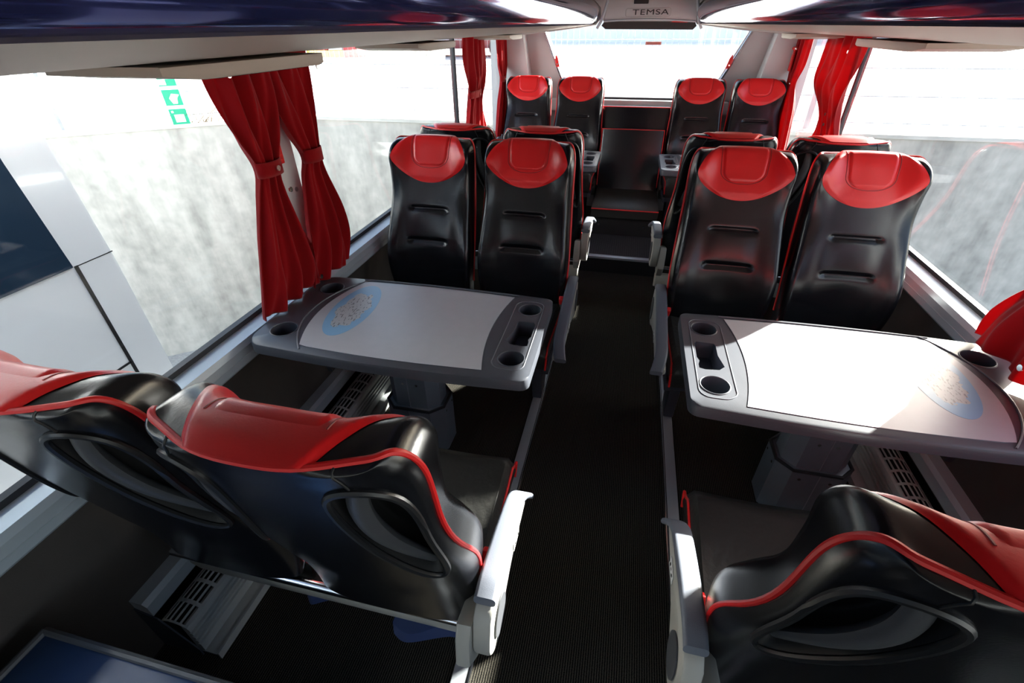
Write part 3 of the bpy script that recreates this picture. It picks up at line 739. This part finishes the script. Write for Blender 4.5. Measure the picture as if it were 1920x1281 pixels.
# ------------------------------------------------------------------ tables
def plate(outer, holes, zt, zb, mb):
    """plate with holes: top, bottom and all side walls"""
    for z, flip in ((zt, False), (zb, True)):
        bm = bmesh.new(); es = []
        for lp in [outer]+holes:
            vs = [bm.verts.new((p[0], p[1], z)) for p in lp]
            es += [bm.edges.new((vs[i], vs[(i+1) % len(vs)])) for i in range(len(vs))]
        bmesh.ops.triangle_fill(bm, use_beauty=True, use_dissolve=False, edges=es)
        bm.verts.index_update(); mb.add([v.co[:] for v in bm.verts], [[v.index for v in f.verts] for f in bm.faces]); bm.free()
    for lp in holes: mb.grid([[(p[0], p[1], zt) for p in lp], [(p[0], p[1], zb) for p in lp]], True)
def circ(cx, cy, r, n=32): return [(cx+r*math.cos(2*PI*k/n), cy+r*math.sin(2*PI*k/n)) for k in range(n)]
def make_table(sx, yc, label, full=True):
    """sx: +1 wall on the +x side. Local origin under the table centre, x grows towards the wall."""
    t = empty('fixed_table', (0, yc, 0)); tag(t, label, 'table', 'coach tables')
    A, B = .212, 1.100
    def out(gx=0, gy=0):
        P = []
        hy = .252
        # aisle end nearly straight with rounded corners, long sides bulging slightly, wall end rounded
        def side(q): return hy-.030+.030*math.sin(PI*min(1, q*1.0))
        def cornr(cx, cy, r, a0, a1, n=7): return [(cx+r*math.cos(math.radians(a0+(a1-a0)*k/n)), cy+r*math.sin(math.radians(a0+(a1-a0)*k/n))) for k in range(n+1)]
        r1, r2 = .028, .055
        P += cornr(A+r1, -(hy-.012)+r1, r1, 180, 270)
        P += [(A+r1+(B-A-r1-r2)*k/12, -(hy-.012)-.016*math.sin(PI*k/12)) for k in range(1, 12)]
        P += cornr(B-r2, -(hy-.012)+r2, r2, 270, 360)
        P += cornr(B-r2, (hy-.012)-r2, r2, 0, 90)
        P += [(B-r2-(B-A-r1-r2)*k/12, (hy-.012)+.016*math.sin(PI*k/12)) for k in range(1, 12)]
        P += cornr(A+r1, (hy-.012)-r1, r1, 90, 180)
        cx = (A+B)/2
        if gx: P = [(p[0]-math.copysign(min(abs(gx), 1), p[0]-cx)*(abs(gx))*(min(1, abs(p[0]-cx)/((B-A)/2-.06))**6), p[1]-math.copysign(gx, p[1])*min(1, abs(p[1])/.18)) for p in P]
        return P
    mir = lambda mb: mb.xf(lambda v: Vector((sx*v.x, v.y, v.z)))
    o0 = out(); o1 = out(.004); o2 = out(.010)
    ZT, ZB = .700, .652
    holes = [circ(.279, -.142, .0365), circ(.279, .142, .0365), circ(1.022, -.142, .040), circ(1.022, .142, .040)]
    rect = [(.246, -.070), (.262, -.075), (.300, -.070), (.316, -.052), (.304, .0), (.304, .050), (.300, .062), (.250, .064), (.244, .052), (.244, -.02), (.250, -.035), (.246, -.05)]
    mb = MB(); plate(o2, holes+[rect], ZT, ZB+.006, mb)
    mb.grid([[(p[0], p[1], ZT) for p in o2], [(p[0], p[1], ZT-.003) for p in o1], [(p[0], p[1], ZT-.011) for p in o0], [(p[0], p[1], ZB+.014) for p in o0], [(p[0], p[1], ZB+.006) for p in o2]], True)
    top = mir(mb).build('table_top', M['table'], t, angle=35)
    # cups
    for n_, lp in enumerate(holes+[rect]):
        mb = MB()
        cx = sum(p[0] for p in lp)/len(lp); cy = sum(p[1] for p in lp)/len(lp)
        lo = [(cx+(p[0]-cx)*.93, cy+(p[1]-cy)*.93, ZT-.052) for p in lp]
        mb.grid([[(p[0], p[1], ZT-.004) for p in lp], lo], True); mb.add(lo, [tuple(range(len(lp)))])
        cw = mir(mb).build('cup_well' if n_ < 4 else 'tray_well', M['table_dark'], top)
        if n_ < 4:
            r = .0385 if n_ < 2 else .042
            mb = MB(); mb.tube([(cx+r*math.cos(2*PI*k/32), cy+r*math.sin(2*PI*k/32), ZT) for k in range(32)], .0022, 8, closed=True)
            mir(mb).build('cup_rim', M['table'], top)
    # raised ledge line round the cup group and the wall end
    mb = MB(); lp = rrect(.236, -.196, .326, .196, .030, 5)
    mb.tube([(p[0]+(.020*(1-(p[1]/.196)**2) if p[0] > .28 else 0), p[1], ZT) for p in lp], .0018, 6, closed=True)
    mb.tube([(.95+.0*q, .215-.02*0, ZT) for q in (0,)]+[], .001) if False else None
    arcw = [(1.005-.075*(q*q)*1.0-.02*abs(q)**3, .232*q, ZT+.001) for q in [-1+2*i/24 for i in range(25)]]
    mb.tube(arcw, .0026, 8)
    mb.tube([(.935-(.60)*q, .232+.006*math.sin(PI*q)-.004*q, ZT+.001) for q in [i/16 for i in range(17)]], .0022, 8)
    mir(mb).build('ridge', M['table_ridge'], top)
    # laminate panel with curved ends
    P = []
    for k in range(15): q = -1+2*k/14; P.append((.376-.028*q*q, .214*q))            # aisle end, bowed
    for k in range(1, 15): q = k/15; P.append((.348+(.935-.348)*q, .214+.011*math.sin(PI*q)))
    for k in range(17): q = 1-2*k/16; P.append((.975-.052*q*q, .211*q))
    for k in range(1, 15): q = 1-k/15; P.append((.348+(.935-.348)*q, -(.214+.011*math.sin(PI*q))))
    mb = MB(); mb.prism(P, 'z', ZT-.0005, ZT+.0016)
    pn = mir(mb).build('laminate_panel', M['tabtop'], top, smooth=False)
    mb = MB(); mb.tube([(p[0], p[1], ZT+.0002) for p in P], .0016, 6, closed=True); mir(mb).build('panel_seam', M['table_dark'], top)
    if full:
        mb = MB(); mb.prism([(.072*math.cos(2*PI*k/48), .168*math.sin(2*PI*k/48)) for k in range(48)], 'z', 0, .0004)
        mp = mb.build('oval_map', M['map'], pn, smooth=False); mp.location = (sx*.868, .020, ZT+.0017); mp.rotation_euler = (0, 0, -sx*.06)
    # telescopic post
    def octo(x0, x1, y0, y1, c): return [(x0+c, y0), (x1-c, y0), (x1, y0+c), (x1, y1-c), (x1-c, y1), (x0+c, y1), (x0, y1-c), (x0, y0+c)]
    yo = 1.25-1.2
    zs = [(0, .235, 0), (.235, .385, .020), (.385, .656, .038)]
    ps = None
    for i, (za, zb, ins) in enumerate(zs):
        pl = octo(.612+ins, .858-ins, yo+ins, yo+.185-ins, .045-ins*.3)
        mb = MB(); mb.prism(pl, 'z', za, zb)
        seg = mir(mb).build('post', M['post'], t, smooth=False)
        if i < 2:
            mb = MB(); mb.tube([(p[0]+(-.003 if p[0] > .735 else .003), p[1]+(-.003 if p[1] > yo+.09 else .003), zb) for p in pl], .0065, 8, closed=True); mir(mb).build('rubber_seal', M['rim'], seg)
            for xx in (.612+ins+.075, .858-ins-.075):
                mb = MB(); mb.cyl((xx, yo+ins-.0015, zb-.035), .0055, .003, 'y', 10); mir(mb).build('screw', M['snap'], seg)
            for yy in (yo+ins+.060, yo+.185-ins-.060):
                mb = MB(); mb.cyl((.612+ins-.0015, yy, zb-.030), .005, .003, 'x', 10); mir(mb).build('screw', M['snap'], seg)
        mb = MB(); xm = .735+.010; mb.box((xm-.0015, yo+ins-.001, za), (xm+.0015, yo+ins+.001, zb)); mir(mb).build('seam_line', M['steel'], seg, smooth=False)
    return t
M['table_dark'] = mat('table_cup_plastic', (0.050, 0.058, 0.075), 0.35)
M['table_ridge'] = mat('table_ridge', (0.10, 0.11, 0.13), 0.4)
make_table(-1, 1.2, 'left fixed table with pale laminate and light blue oval map, mostly in shade')
make_table(1, 1.2, 'right fixed table with pale laminate lying in full sunlight')
make_table(-1, 3.545, 'far left table showing only its cup holder end in front of the rear row', False)
make_table(1, 3.545, 'far right table showing only its cup holder end in front of the rear row', False)

# ------------------------------------------------------------------ curtains
def curtain(name_label, sx, prof, nf, amp, xb, tie=None, snaps=(), group='red curtains'):
    """prof: list of (z, y0, y1, bulge x) from the top down"""
    n = len(prof); rows = []
    ph = random.random()*3
    NZ, NS = 48, 96
    for i in range(NZ+1):
        k = i/NZ*(n-1); z, y0, y1, dx = cr(prof, k)
        wd = abs(y1-y0); r = []
        for j in range(NS+1):
            s = j/NS; s2 = s+.020*math.sin(2*PI*s*2+ph+2*k/n)
            a = amp*min(1.0, .35+wd/.30)
            f_ = math.sin(2*PI*nf*s2+.55*math.sin(k*1.3+ph))+.35*math.sin(2*PI*nf*2.3*s2+ph+k*.7)
            x = xb-dx+a*f_
            r.append((sx*x, y0+(y1-y0)*s2, z))
        rows.append(r)
    mb = MB(); mb.grid(rows)
    o = mb.build('curtain', M['curtain'], angle=180, fixn=False)
    md = o.modifiers.new('thickness', 'SOLIDIFY'); md.thickness = .0022
    tag(o, name_label, 'curtain', group)
    if tie:
        z, y0, y1, dx = tie; mb = MB(); R = []
        for i in range(25):
            a = 2*PI*i/24; R.append([(sx*(xb-dx+(amp+.008)*math.cos(a)), (y0+y1)/2+((y1-y0)/2+.002)*math.sin(a), z+h) for h in (-.022, -.008, .008, .022)])
        mb.grid(R); tb = mb.build('tie_band', M['curtain'], o, angle=180, fixn=False)
        md = tb.modifiers.new('thickness', 'SOLIDIFY'); md.thickness = .002
    if snaps:
        for (y, z, xo) in snaps:
            mb = MB(); mb.cyl((sx*(xb-xo), y, z), .0085, .004, 'x', 16); mb.build('snap_button', M['snap'], o)
    return o
# pair on the first pillars
for sx, sd_ in ((-1, 'left'), (1, 'right')):
    nb, fb = ('near', 'far')
    curtain('gathered red curtain on the near side of the first left pillar, tied at its middle' if sx < 0 else 'red curtain at the right picture edge, its hem on the right table end', sx,
            [(1.435, 1.17, 1.44, .01), (1.33, 1.18, 1.43, .015), (1.22, 1.21, 1.38, .02), (1.14, 1.235, 1.335, .025), (1.06, 1.215, 1.34, .02), (.92, 1.15, 1.37, .03), (.80, 1.10, 1.40, .035), (.705, 1.075, 1.40, .02)] if sx < 0 else
            [(1.435, 1.10, 1.34, .01), (1.33, 1.11, 1.33, .015), (1.22, 1.12, 1.30, .02), (1.14, 1.13, 1.25, .025), (1.06, 1.11, 1.27, .02), (.92, 1.04, 1.40, .04), (.80, 1.00, 1.46, .06), (.715, .98, 1.46, .07)],
            3.3, .020, 1.125, tie=(1.14, 1.235, 1.335, .03) if sx < 0 else (1.14, 1.13, 1.25, .03),
            snaps=((1.215, 1.395, .045), (1.285, 1.14, .062), (1.335, 1.06, .045), (1.36, .735, .055)) if sx < 0 else ((1.22, .76, .10),))
curtain('gathered red curtain on the far side of the first left window pillar', -1,
        [(1.435, 1.36, 1.61, .01), (1.33, 1.38, 1.60, .015), (1.22, 1.42, 1.585, .02), (1.13, 1.47, 1.56, .025), (1.06, 1.455, 1.565, .02), (.92, 1.41, 1.60, .03), (.80, 1.37, 1.62, .035), (.700, 1.33, 1.60, .03)],
        2.6, .020, 1.125, tie=(1.13, 1.47, 1.56, .03), snaps=((1.655, 1.385, .03),))
curtain('pair of red curtain halves at the second left pillar, above the left rear seats', -1,
        [(1.435, 3.40, 3.83, .01), (1.30, 3.40, 3.84, .01), (1.18, 3.42, 3.80, .02), (1.08, 3.40, 3.66, .025), (.98, 3.37, 3.68, .02), (.85, 3.33, 3.72, .02), (.70, 3.30, 3.74, .02)],
        3.5, .022, 1.130, tie=(1.10, 3.41, 3.66, .02), snaps=((3.56, 1.10, .05),))
curtain('narrow red curtain at the left rear corner panel', -1,
        [(1.435, 4.25, 4.50, .01), (1.25, 4.27, 4.50, .01), (1.12, 4.31, 4.43, .02), (.95, 4.22, 4.42, .02), (.70, 4.12, 4.44, .02)],
        3, .016, 1.135, tie=(1.12, 4.31, 4.43, .02), snaps=((4.36, 1.12, .045),))
curtain('broad red curtain on the second right pillar, gathered at its middle', 1,
        [(1.435, 3.22, 3.78, .01), (1.30, 3.24, 3.80, .01), (1.17, 3.26, 3.78, .02), (1.05, 3.22, 3.52, .025), (.95, 3.17, 3.46, .02), (.85, 3.14, 3.50, .02), (.70, 3.12, 3.56, .02)],
        3.5, .022, 1.130, tie=None, snaps=((3.36, 1.36, .035), (3.34, 1.05, .05), (3.31, 1.00, .05)))
curtain('narrow red curtain at the right rear corner panel', 1,
        [(1.435, 4.20, 4.50, .01), (1.25, 4.22, 4.50, .01), (1.12, 4.26, 4.42, .02), (.95, 4.10, 4.40, .02), (.62, 3.98, 4.36, .02)],
        3, .016, 1.135, tie=None, snaps=((4.30, 1.12, .045),))

# ------------------------------------------------------------------ overhead racks
def rack(sx, label):
    t = empty('luggage_rack', (sx*.8, 0.5, 1.42)); tag(t, label, 'luggage rack')
    L = lambda mb: mb.xf(lambda v: v-Vector((sx*.8, .5, 1.42)))
    y0, y1 = YF+.01, 4.22
    und = [(.372, 1.493), (.50, 1.480), (.70, 1.462), (.90, 1.445), (1.06, 1.444), (1.10, 1.446), (1.172, 1.450), (1.172, 1.50), (.50, 1.53)]
    mb = MB(); mb.prism([(sx*a, b) for a, b in und], 'y', y0, y1); L(mb).build('underside_panel', M['rackunder'], t, angle=30)
    nose = [(.56, 1.80), (.50, 1.73), (.43, 1.67), (.36, 1.625), (.335, 1.600), (.325, 1.575), (.328, 1.550), (.338, 1.525), (.352, 1.507), (.372, 1.496), (.42, 1.500), (.50, 1.53), (.62, 1.80)]
    mb = MB(); R = []
    for y, k in ((y0, 1), (y1-.45, 1), (y1-.25, .985), (y1-.12, .95), (y1-.04, .88), (y1, .78)):
        R.append([(sx*(.62-(.62-a)*1.0*(1 if k == 1 else .5+.5*k)), y, 1.52+(b-1.52)*k) for a, b in nose])
    mb.grid(R, True); mb.add(R[-1], [tuple(range(len(nose)))]); mb.add(R[0], [tuple(range(len(nose)))]); L(mb).build('glossy_edge', M['nose'], t, angle=50)
    mb = MB(); mb.prism([(sx*a, b) for a, b in [(.55, 1.53), (1.172, 1.50), (1.172, 1.88), (.60, 1.88), (.60, 1.79)]], 'y', y0, y1); L(mb).build('rack_body', M['ceiling'], t, smooth=False)
    # rounded end trim
    mb = MB(); mb.tube([(sx*.62, y1-.01, 1.72), (sx*.42, y1+.005, 1.66), (sx*.345, y1+.01, 1.59), (sx*.335, y1+.01, 1.535), (sx*.36, y1+.01, 1.500), (sx*.50, y1+.005, 1.482), (sx*.80, y1+.0, 1.452), (sx*1.15, y1, 1.425)], .012, 8); L(mb).build('end_trim', M['racktrim'], t)
    mb = MB(); mb.prism([(sx*a, b) for a, b in [(.40, 1.50), (.70, 1.470), (1.15, 1.43), (1.17, 1.85), (.62, 1.85), (.45, 1.70)]], 'y', y1-.02, YR-.16); L(mb).build('end_cover', M['racktrim_dark'], t, smooth=False)
    return t
M['racktrim_dark'] = mat('rack_end_cover', (0.10, 0.093, 0.088), 0.6)
rack(-1, 'left overhead rack with glossy blue edge and taupe underside')
rack(1, 'right overhead rack with glossy blue edge and taupe underside')
for sx, ys in ((-1, ((.80, 1.33), (2.0, 2.45), (3.55, 3.95))), (1, ((2.0, 2.6), (3.55, 3.9)))):
    for i, (a, b) in enumerate(ys):
        mb = MB(); x0, x1 = sx*.86, sx*1.13
        mb.prism([(a, 1.425), (a+.10, 1.413), (b-.02, 1.413), (b, 1.418), (b, 1.440), (a, 1.440)], 'x', min(x0, x1), max(x0, x1), .003)
        o = mb.build('service_panel', M['rackunder'])
        tag(o, '%s grey service panel under the %s rack' % (('nearest', 'middle', 'farthest')[i if len(ys) == 3 else i*2], 'left' if sx < 0 else 'right'), 'service panel')
        mb = MB(); mb.box((min(sx*.87, sx*1.10), a+.14, 1.4115), (max(sx*.87, sx*1.10), b-.06, 1.4128)); mb.build('slot', M['dark'], o, smooth=False)

# overhead panel at the rear with lettering and monitor slot
yp = 4.16
t = empty('rear_overhead_panel', (0.02, yp, 1.45)); tag(t, 'grey overhead panel with black lettering above the rear window', 'panel')
L = lambda mb: mb.xf(lambda v: v-Vector((0.02, yp, 1.45)))
mb = MB(); mb.prism([(-.305, 1.512), (.345, 1.506), (.325, 1.63), (.300, 1.70), (-.25, 1.70), (-.278, 1.63)], 'y', yp, YR-.10, .01); L(mb).build('panel_body', M['panel_grey'], t)
mb = MB(); mb.tube([(-.345, yp+.01, 1.47), (-.318, yp-.004, 1.515), (-.292, yp-.004, 1.60), (-.268, yp-.004, 1.70)], .010, 8); mb.tube([(.385, yp+.01, 1.465), (.358, yp-.004, 1.51), (.335, yp-.004, 1.60), (.312, yp-.004, 1.70)], .010, 8)
mb.tube([(-.30+.64*i/20, yp-.003, 1.512-.006*i/20+.012*math.sin(PI*i/20)) for i in range(21)], .006, 8); L(mb).build('light_frame', M['pillar'], t)
mb = MB(); mb.prism([(-.285, 1.464), (.33, 1.458), (.352, 1.480), (.335, 1.508), (-.295, 1.514), (-.315, 1.486)], 'y', yp+.015, YR-.12); L(mb).build('monitor_slot', M['dark_brown'] if 'dark_brown' in M else M['ceiling'], t, smooth=False)
mb = MB(); mb.prism([(.17+.0, 1.503), (.29, 1.500), (.26, 1.512), (.20, 1.514)], 'y', yp-.002, yp+.02); L(mb).build('red_lamp', M['piping'], t)
mb = MB(); mb.box((-.10, yp-.012, 1.612), (.0, yp+.02, 1.66), .004); L(mb).build('latch', M['letter'], t)
def text(s, size, m, parent, loc, rot, sxx=1.0, name='lettering', ext=.001, bold=0.0, space=1.0):
    cu = bpy.data.curves.new(name, 'FONT'); cu.body = s; cu.size = size; cu.extrude = ext; cu.offset = bold; cu.align_x = 'CENTER'; cu.align_y = 'CENTER'; cu.space_character = space
    tmp = bpy.data.objects.new('tmp', cu); C.objects.link(tmp); bpy.context.view_layer.update()
    me = bpy.data.meshes.new_from_object(tmp.evaluated_get(bpy.context.evaluated_depsgraph_get()))
    bpy.data.objects.remove(tmp); me.materials.clear(); me.materials.append(m)
    for v in me.vertices: v.co.x *= sxx
    o = bpy.data.objects.new(name, me); C.objects.link(o); o.parent = parent; o.location = loc; o.rotation_euler = rot; return o
text('TEMSA', .046, M['letter'], t, (0.002, -.003, .112), (PI/2, 0, 0), 1.72, bold=0.0, space=1.08)
mb = MB(); lp = rrect(-.150, 1.538, .160, 1.586, .014, 4); mb.tube([(p[0], yp-.001, p[1]) for p in lp], .0012, 6, closed=True); L(mb).build('badge_outline', M['racktrim'], t)

# sticker on the rear window and red holders
mb = MB(); mb.box((.02, YR-.014, 1.352), (.145, YR-.012, 1.374)); o = mb.build('window_sticker', M['paper'], smooth=False); tag(o, 'small faded red sticker on the rear window', 'sticker')
mb = MB()
for i in range(9): mb.box((.030+.012*i, YR-.0150, 1.358), (.038+.012*i, YR-.0140, 1.368))
mb.build('sticker_print', mat('sticker_print', (.5, .12, .10), .7), o, smooth=False)
for sx in (-1, 1):
    mb = MB(); mb.prism([(sx*.668, 1.19), (sx*.70, 1.195), (sx*.715, 1.25), (sx*.702, 1.29), (sx*.685, 1.26)], 'y', YR-.055, YR-.025, .004)
    o = mb.build('red_strap_holder', M['piping']); tag(o, 'small red holder on the %s edge of the rear window' % ('left' if sx < 0 else 'right'), 'holder')
    mb = MB(); mb.cyl((sx*.690, YR-.060, 1.215), .006, .006, 'y', 12); mb.build('stud', M['snap'], o)
for sx, (hx, hy, hz), lb in ((1, (1.10, 4.44, 1.30), 'red emergency hammer holder beside the right rear curtain'), (-1, (-1.145, 1.40, 1.23), 'red emergency hammer holder between the two curtains of the first left pillar')):
    t = empty('hammer_holder', (hx, hy, hz)); tag(t, lb, 'hammer')
    mb = MB(); mb.box((-.006, -.022, -.11), (.006, .022, .0), .003); mb.build('holder', M['piping'], t)
    mb = MB()
    for i in range(7): mb.box((-.0075, -.018, -.10+i*.014), (.0075, .018, -.095+i*.014))
    mb.build('ribs', M['buckle'], t, smooth=False)
    mb = MB(); mb.cyl((0, -.035, .035), .012, .07, 'y', 14); mb.tube([(0, 0, -.02), (0, 0, .03)], .008, 8); mb.build('hammer_head', M['piping'], t)
    mb = MB(); mb.cyl((0, -.05, .035), .004, .015, 'y', 10, .010); mb.build('steel_tip', M['snap'], t)

# flat bench at the lower left
t = empty('low_bench', (-.78, -.1, 0)); tag(t, 'dark blue flat topped bench with a rimmed edge in the lower left corner', 'bench')
L = lambda mb: mb.xf(lambda v: v-Vector((-.78, -.1, 0)))
mb = MB(); mb.box((-1.10, -.45, .425), (-.50, .235, .445), .006); L(mb).build('bench_top', M['bench'], t)
mb = MB()
for a, b in (((-1.10, .235), (-.50, .235)), ((-1.10, -.45), (-1.10, .235)), ((-.50, -.45), (-.50, .235))): mb.tube([(a[0], a[1], .448), (b[0], b[1], .448)], .008, 8)
L(mb).build('edge_rim', M['bench_rim'] if 'bench_rim' in M else M['handle'], t)
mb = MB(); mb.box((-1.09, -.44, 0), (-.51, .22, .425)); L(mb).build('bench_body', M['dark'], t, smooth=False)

# ------------------------------------------------------------------ outside
GZ = -1.9
mb = MB(); mb.box((-60, -60, GZ-.1), (60, 5.0, GZ)); struct('ground', mb, M['asphalt'], smooth=False)
ZW = .65
c0 = Vector((-3.60, 5.00)); cl = Vector((-10.0, -.20)); cr_ = Vector((40, 4.96))
def wallseg(a, b, z0, z1, th, nm, m, par=None):
    d = (b-a).normalized(); n = Vector((-d.y, d.x))
    if n.y < 0: n = -n
    mb = MB(); mb.add([(a.x, a.y, z0), (b.x, b.y, z0), (b.x+n.x*th, b.y+n.y*th, z0), (a.x+n.x*th, a.y+n.y*th, z0), (a.x, a.y, z1), (b.x, b.y, z1), (b.x+n.x*th, b.y+n.y*th, z1), (a.x+n.x*th, a.y+n.y*th, z1)],
                      [(0,1,2,3),(4,5,6,7),(0,1,5,4),(1,2,6,5),(2,3,7,6),(3,0,4,7)])
    return mb
w1 = wallseg(c0, cl, GZ, ZW, .25, '', None).build('retaining_wall', M['concrete'], smooth=False); tag(w1, 'weathered concrete retaining wall outside the near left window', 'wall', kind='structure')
w2 = wallseg(c0+Vector((.02, 0)), cr_, GZ, ZW, .25, '', None).build('retaining_wall', M['concrete'], smooth=False); tag(w2, 'weathered concrete retaining wall running behind the coach', 'wall', kind='structure')
mb = MB(); mb.add([(40, 5.15, ZW-.01), (40, 90, ZW-.01), (-90, 90, ZW-.01), (-90, -.1, ZW-.01), (-10.05, 0, ZW-.01), (-3.66, 5.15, ZW-.01)], [(0, 1, 2, 3, 4, 5)])
yd = mb.build('yard', M['lot'], smooth=False, fixn=False); tag(yd, kind='structure')
for a, b, nm in ((c0, cl, 'left'), (c0, cr_, 'rear')):
    o = wallseg(a+(Vector((0, -.02))), b+Vector((0, -.02)), ZW, ZW+.03, .30, '', None).build('wall_cap', M['ledge'], w1 if nm == 'left' else w2, smooth=False)
# mesh fence standing on the wall
def fence(a, b, label, n_posts, first=.0):
    d = (b-a); Lg = d.length; d.normalize(); nrm = Vector((-d.y, d.x)); nrm = nrm if nrm.y > 0 else -nrm
    a2 = a+nrm*.12
    t = empty('mesh_fence', (a2.x, a2.y, ZW+.04)); tag(t, label, 'fence')
    P = lambda s, z: (d.x*s, d.y*s, z)
    for i in range(n_posts):
        s = first+i*2.5
        if s > Lg: break
        mb = MB(); mb.box((-.025, -.025, 0), (.025, .025, 1.9), .003); o = mb.build('post', M['fence'], t); o.location = P(s, 0)
    mb = MB()
    zz = .05
    for zz in (.06, .27, .48, .69, .90, 1.11, 1.32, 1.53, 1.74): mb.tube([P(0, zz), P(Lg, zz)], .0045, 5)
    mb.build('horizontal_wires', M['fence'], t)
    mb = MB(); k = int(min(Lg, 16)/.055)
    for i in range(k):
        s = .055*i; p, q = P(s, .02), P(s, 1.80); r = .0014
        mb.add([(p[0]-r, p[1]-r, p[2]), (p[0]+r, p[1]-r, p[2]), (p[0], p[1]+r, p[2]), (q[0]-r, q[1]-r, q[2]), (q[0]+r, q[1]-r, q[2]), (q[0], q[1]+r, q[2])], [(0,1,4,3), (1,2,5,4), (2,0,3,5)])
    tag(mb.build('vertical_wires', M['fence'], t, smooth=False, fixn=False), kind='stuff')
fence(c0, cl, 'pale wire mesh fence on the concrete wall outside the near left window', 3, 2.10)
fence(c0+Vector((.06, 0)), Vector((14, 4.99)), 'pale wire mesh fence on the concrete wall behind the coach', 8, .08)
# corner joint of the wall
mb = MB(); mb.box((c0.x-.02, c0.y-.03, GZ), (c0.x+.05, c0.y, ZW)); tag(mb.build('wall_joint', M['ledge'], w2, smooth=False), None)
# green lettered board strip on the fence
dd_ = (cl-c0).normalized()
t = empty('green_board', (-4.90, 5.27, ZW)); tag(t, 'green vertical board strip with white marks on the fence left of the curtains', 'board')
dd = (cl-c0).normalized(); ang = math.atan2(dd.y, dd.x)
b_ = c0+dd_*1.11; t.location = (b_.x, b_.y-.02, ZW+.035); t.rotation_euler = (0, 0, ang+PI)
for i, z in enumerate((.0, .17, .34, .51)):
    mb = MB(); mb.box((-.075, -.004, z), (.075, .004, z+.140)); g = mb.build('green_tile', M['green'], t, smooth=False)
    mb = MB()
    if i == 0: mb.box((-.040, -.007, .02), (.045, -.005, .09)); mb.box((-.055, -.007, .105), (-.035, -.005, .125))
    if i == 1: mb.prism([(-.01, .185), (.03, .185), (.04, .235), (.065, .265), (.0, .275), (-.03, .235)], 'y', -.007, -.005)
    if i == 2: mb.box((-.074, -.007, .35), (-.01, -.005, .40)); mb.box((-.03, -.007, .40), (.02, -.005, .445))
    if i == 3: mb.box((-.074, -.007, .60), (.074, -.005, .61)); mb.box((.0, -.007, .515), (.02, -.005, .60))
    mb.build('white_mark', M['whitewall'], g, smooth=False)
# twigs at the foot of the fence
mb = MB(); random.seed(3)
for i in range(46):
    s = random.uniform(.60, 1.2); b = c0+dd*s; a = random.uniform(-1, 1); h = random.uniform(.05, .22)
    p0 = Vector((b.x+.03, b.y+.04, ZW+.034)); p1 = p0+Vector((a*.10, .02, h*.6)); p2 = p1+Vector((a*.12, .02, h*.3)); mb.tube([p0, p1, p2], [.003, .002, .001], 4)
o = mb.build('dry_twigs', M['twig']); tag(o, 'dry twigs growing on the wall top under the green board', 'twigs', kind='stuff')
# bright building and things in the yard far behind
mb = MB(); mb.box((-40, 30, ZW-.06), (45, 31, 3.2)); o = mb.build('yard_building', M['whitewall'], smooth=False); tag(o, 'long pale building far behind the yard', 'building')
random.seed(5)
cols = ['redcar', 'yellow', 'bluecrate', 'whitewall', 'redcar', 'yellow', 'redcar', 'bluecrate', 'yellow', 'redcar']
for i in range(9):
    for j in range(2):
        mb = MB(); mb.box((-.24, -.3, 0), (.24, .3, .20), .01); mb.box((-.19, -.31, .04), (.19, -.29, .16), .005)
        o = mb.build('stacked_crate', M[cols[(i*3+j*2) % 10]]); o.location = (-13.4+.53*i, 16.5, ZW-.01+.205*j)
        tag(o, 'coloured crate in the stack beyond the fence, seen between the left curtains', 'crate', 'coloured crates in the yard')
def car(x, y, m, label):
    t = empty('parked_car', (x, y, ZW-.06)); tag(t, label, 'car')
    prof = [(-2.1, .25), (-2.1, .75), (-1.3, .9), (-.8, 1.4), (.9, 1.42), (1.5, .95), (2.1, .85), (2.15, .3)]
    mb = MB(); mb.prism(prof, 'y', -.85, .85, .04); mb.build('body', m, t)
    mb = MB(); mb.prism([(-1.15, .93), (-.74, 1.33), (.84, 1.35), (1.3, .95)], 'y', -.86, .86); mb.build('side_glass', M['car_glass'], t, smooth=False)
    for sx in (-1.35, 1.3):
        for sy in (-.86, .68): mb = MB(); mb.cyl((sx, sy, .31), .31, .18, 'y', 20); mb.build('wheel', M['rim'], t)
car(-5.6, 17.5, M['darkcar'], 'maroon car parked in the yard behind the left curtains')
# white coach alongside on the left
t = empty('parked_coach', (-3.5, -1.5, GZ)); tag(t, 'white coach parked close alongside, filling the lower left window', 'bus')
L = lambda mb: mb.xf(lambda v: v-Vector((-3.5, -1.5, GZ)))
XC = -2.3
mb = MB(); mb.prism([(-9.0, -1.5), (1.585, -1.5), (1.570, .6), (1.50, 2.1), (-9, 2.1)], 'x', XC-2.4, XC, .03); L(mb).build('body', M['white_paint'], t)
mb = MB(); mb.prism([(-8.6, .645), (1.372, .645), (1.345, 1.08), (1.32, 1.9), (-8.6, 1.9)], 'x', XC-.01, XC+.006); L(mb).build('side_window', M['car_glass'], t, smooth=False)
mb = MB(); mb.box((XC-.002, 1.378, -1.5), (XC+.003, 1.394, .645)); mb.box((XC-.002, -.2, .122), (XC+.003, 1.385, .132)); mb.box((XC-.002, 1.38, .640), (XC+.001, 1.56, .644)); L(mb).build('panel_gap', M['dark'], t, smooth=False)
mb = MB()
for x in (-7, -1.2): mb.cyl((XC-.33, x, GZ+.48), .48, .31, 'x', 28)
L(mb).build('wheel', M['rim'], t)
